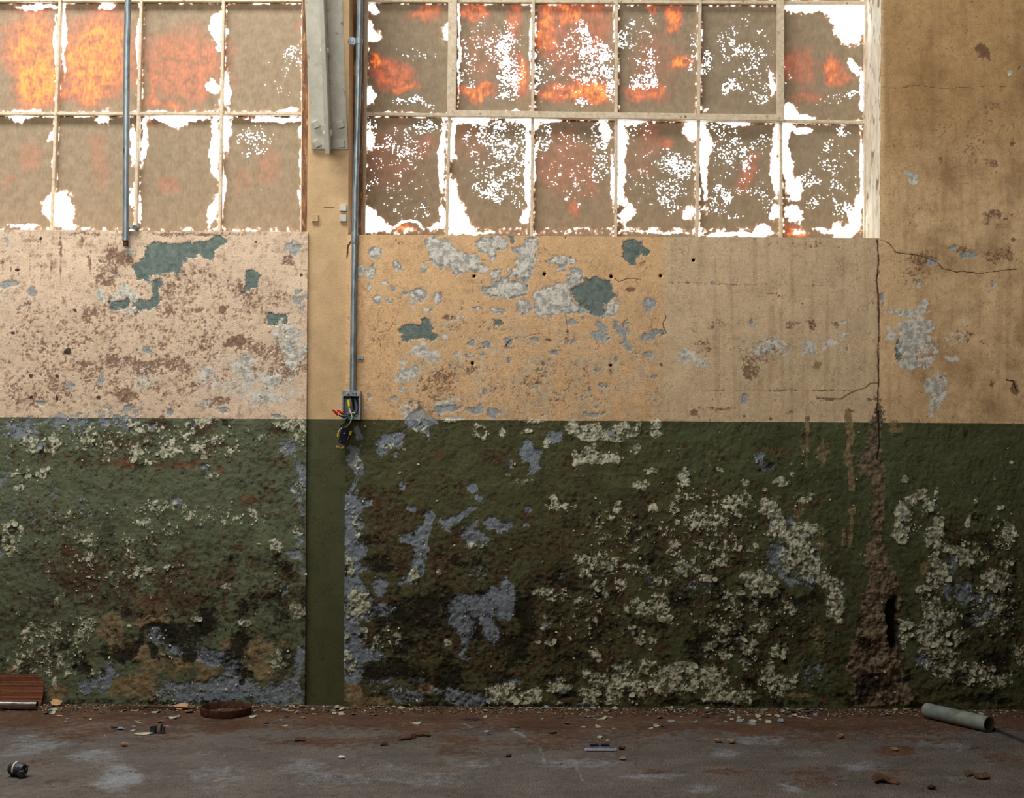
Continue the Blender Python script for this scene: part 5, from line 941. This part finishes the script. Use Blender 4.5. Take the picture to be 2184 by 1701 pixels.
# folded strip
a, b = fpt(1247, 1602), fpt(1315, 1602); z0 = 0.002; st = empty('folded_strip', ((a.x + b.x) / 2, a.y, 0)); tag(st, 'folded blue and white metal strip lying on the bare floor', 'strip')
MB().bar((a.x + .006, a.y + 0.022, z0 + 0.006), (b.x - .004, a.y + 0.022, z0 + 0.006), 0.044, 0.003, (0, 1, 0)).build('plate', M['blue_strip'], st, bevel=0.0008)
MB().bar((a.x, a.y, z0 + 0.0035), (b.x, b.y, z0 + 0.0035), 0.006, 0.0075, (0, 1, 0)).build('front_edge', M['white_edge'], st, bevel=0.001)
for u0, u1 in ((0.18, 0.46), (0.52, 0.80)): MB().bar((a.x + (b.x - a.x) * u0, a.y + 0.037, z0 + 0.009), (a.x + (b.x - a.x) * u1, a.y + 0.037, z0 + 0.009), 0.018, 0.006, (0, 1, 0)).build('pad', M['black'], st, bevel=0.001)
# half pipe and rod on the right
a, b = fpt(1978, 1532), fpt(2112, 1563); d = (b - a).normalized()
a2 = Vector((a.x, a.y + 0.012, 0.027)); b2_ = Vector((b.x, b.y + 0.012, 0.027))
pipe('broken_pipe', a2, b2_, 0.026, 0.0235, M['gutter'], 'pale grey-green broken pipe lying by the wall at the right', 'pipe', 24)
a, b = fpt(2116, 1556), fpt(2200, 1590); tag(MB().bar((a.x, a.y, 0.006), (b.x, b.y, 0.005), 0.010, 0.006, (0, 0, 1)).build('flat_bar', M['dark_metal'], bevel=0.001), 'narrow dark flat bar on the floor beyond the broken pipe', 'bar')
# scraps
def curl(name, pts, w, mat, label, cat, h=0.012):
    P = [fpt(*q) for q in pts]; mb = MB(); n = len(P); vs_, fs = [], []
    for i, p in enumerate(P):
        z = floor_z(p.x, p.y) + h * (0.15 + 0.85 * abs(math.sin(i * 1.7 + 0.4)))
        vs_ += [(p.x, p.y - w / 2, z - h * 0.15), (p.x, p.y, z + 0.003), (p.x, p.y + w / 2, z + h * 0.5), (p.x, p.y + w / 2, z + h * 0.5 - 0.003), (p.x, p.y, z - 0.001), (p.x, p.y - w / 2, z - h * 0.15 - 0.002)]
    for i in range(n - 1):
        for j in range(6): a, b = i * 6 + j, i * 6 + (j + 1) % 6; fs.append((a, b, b + 6, a + 6))
    fs += [(5, 4, 3, 2, 1, 0), tuple((n - 1) * 6 + j for j in range(6))]
    zz = min(v[2] for v in vs_); vs_ = [(x, y, z - zz + 0.0005) for x, y, z in vs_]
    return tag(mb.add(vs_, fs).build(name, mat), label, cat)
curl('curled_scrap', ((848, 1578), (862, 1577), (876, 1576), (890, 1570), (900, 1568), (917, 1569)), 0.022, M['bark'], 'dark curled scrap on the reddish dirt right of the column', 'scrap')
curl('curled_scrap', ((2058, 1654), (2070, 1652), (2080, 1658), (2094, 1660), (2108, 1658)), 0.03, M['bark'], 'twisted brown scrap in the lower right of the floor', 'scrap')
curl('curled_scrap', ((1862, 1668), (1880, 1664), (1898, 1667), (1912, 1670)), 0.04, M['bark'], 'dark brown clump of dirt at the bottom right of the floor', 'scrap')
curl('curled_scrap', ((628, 1580), (640, 1579), (650, 1580)), 0.018, M['bark'], 'short dark scrap on the floor below the column', 'scrap', 0.008)
def clod(px, py, r, label, mat='clod'):
    q = fpt(px, py); bm = bmesh.new(); bmesh.ops.create_icosphere(bm, subdivisions=2, radius=1.0); rr = random.Random(px)
    for v in bm.verts: k_ = rr.uniform(0.75, 1.15); v.co = Vector((v.co.x * r * 1.3 * k_, v.co.y * r * k_, v.co.z * r * 0.75 * k_))
    zm = min(v.co.z for v in bm.verts); bmesh.ops.translate(bm, verts=bm.verts, vec=(0, 0, -zm)); me = bpy.data.meshes.new('dirt_clod'); bm.to_mesh(me); bm.free(); me.materials.append(M[mat])
    o = link(bpy.data.objects.new('dirt_clod', me)); o.location = (q.x, q.y, floor_z(q.x, q.y) - 0.001); tag(o, label, 'clod')
clod(1532, 1583, 0.010, 'tan clod on the floor, left one of the pair under the white crust'); clod(1560, 1585, 0.011, 'orange-tan clod, right one of the pair under the white crust'); clod(1328, 1620, 0.009, 'small tan clod below the folded blue strip')
clod(1325, 1598, 0.009, 'reddish clod touching the right end of the folded strip', 'bark'); clod(1986, 1682, 0.010, 'brown clod at the bottom edge below the broken pipe', 'bark'); clod(266, 1591, 0.009, 'cream clod on the floor left of the column, alone below the clip')
clod(1908, 1600, 0.009, 'flat cream stone on the brown patch at the right'); clod(728, 1618, 0.008, 'small white stone on the bare floor below the column', 'white_edge'); clod(1793, 1573, 0.010, 'orange-tan clod on the floor left of the broken pipe'); clod(1085, 1614, 0.008, 'small brown crumb left of the folded strip', 'bark'); clod(820, 1590, 0.010, 'reddish lump of dirt right of the column foot', 'bark')

# paint chips that have fallen to the floor
zones = (('beside the ribbed brown sheet', 100, 235, 1507, 1545, 16), ('between the ribbed sheet and the rusty ring', 235, 412, 1508, 1560, 26), ('between the rusty ring and the column', 535, 648, 1508, 1548, 14), ('at the foot of the column', 652, 738, 1509, 1530, 12), ('just right of the column foot', 742, 900, 1509, 1545, 14),
         ('under the left end of the white crust', 1030, 1180, 1510, 1565, 16), ('on the dirt behind the folded strip', 1180, 1340, 1511, 1585, 24), ('under the middle of the white crust', 1345, 1480, 1512, 1560, 18), ('on the left side of the chip heap', 1480, 1600, 1513, 1540, 20), ('in the middle of the chip heap', 1600, 1690, 1513, 1545, 24), ('on the right side of the chip heap', 1690, 1780, 1514, 1535, 16),
         ('left of the broken pipe', 1860, 1960, 1515, 1526, 8), ('behind the broken pipe', 1995, 2160, 1515, 1530, 14))
cname = dict(pale='cream', olive='olive green', grey='blue-grey', beige='tan')
ordinal = 'first second third fourth fifth sixth seventh eighth ninth tenth eleventh twelfth thirteenth fourteenth fifteenth sixteenth seventeenth eighteenth nineteenth twentieth'.split()
for zn, x0, x1, y0, y1, n in zones:
    heap = 'heap' in zn; count = {}
    for px in sorted(fr.uniform(x0, x1, n)):
        kd = ('pale', 'pale', 'olive', 'grey', 'beige')[fr.randint(5)] if not heap else ('pale', 'olive', 'pale', 'grey')[fr.randint(4)]
        py = y0 + (y1 - y0) * fr.rand() ** (1.9 if not heap else 1.2); q = fpt(px, py)
        if q.y > -0.022: q.y = -0.022
        s_ = fr.uniform(0.014, 0.034); o = link(bpy.data.objects.new('paint_chip', flake_mesh(kd, int(fr.randint(8)), 0.08)))
        m = Matrix.Rotation(fr.uniform(-3, 3), 4, 'Z') @ Matrix.Rotation(fr.uniform(-0.25, 0.25), 4, 'X') @ Matrix.Rotation(fr.uniform(-0.25, 0.25), 4, 'Y') @ Matrix.Diagonal((s_, s_, s_, 1))
        zm = min((m @ v.co).z for v in o.data.vertices); o.matrix_world = Matrix.Translation((q.x, q.y, floor_z(q.x, q.y) - zm - 0.001)) @ m
        k_ = count[kd] = count.get(kd, 0) + 1
        tag(o, '%s %s paint chip from the left %s' % (ordinal[k_ - 1], cname[kd], zn), 'paint chip', 'paint chips fallen along the wall foot')
# fine crumbs along the wall foot and over the floor
V_, F_, MI = [], [], []; kinds = ('pale', 'olive', 'brown', 'beige', 'grey')
for kd, n in zip(kinds, (900, 1100, 3000, 320, 380)):
    for i in range(n):
        x = fr.uniform(-1.9, 1.9); y = -0.012 - 0.09 * fr.rand() ** 1.6 if fr.rand() < 0.72 else -0.03 - 1.15 * fr.rand() ** 1.4
        s_ = fr.uniform(0.003, 0.010) if y > -0.13 else fr.uniform(0.002, 0.006); v, f = flake_geo(int(fr.randint(60)), 0.25, 0.8, 5)
        m = Matrix.Rotation(fr.uniform(-3, 3), 3, 'Z') @ Matrix.Rotation(fr.uniform(-0.5, 0.5), 3, 'X'); vv = [m @ (Vector(q) * s_) for q in v]; zm = min(q.z for q in vv); off = Vector((x, y, floor_z(x, y) - zm - 0.0005)); k0 = len(V_)
        V_ += [tuple(q + off) for q in vv]; F_ += [tuple(i_ + k0 for i_ in q) for q in f]; MI += [kinds.index(kd)] * len(f)
me = bpy.data.meshes.new('floor_crumbs'); me.from_pydata(V_, [], F_); [me.materials.append(M['flake_' + k_]) for k_ in kinds]; me.polygons.foreach_set('material_index', MI)
tag(link(bpy.data.objects.new('floor_crumbs', me), floor), kind='stuff')
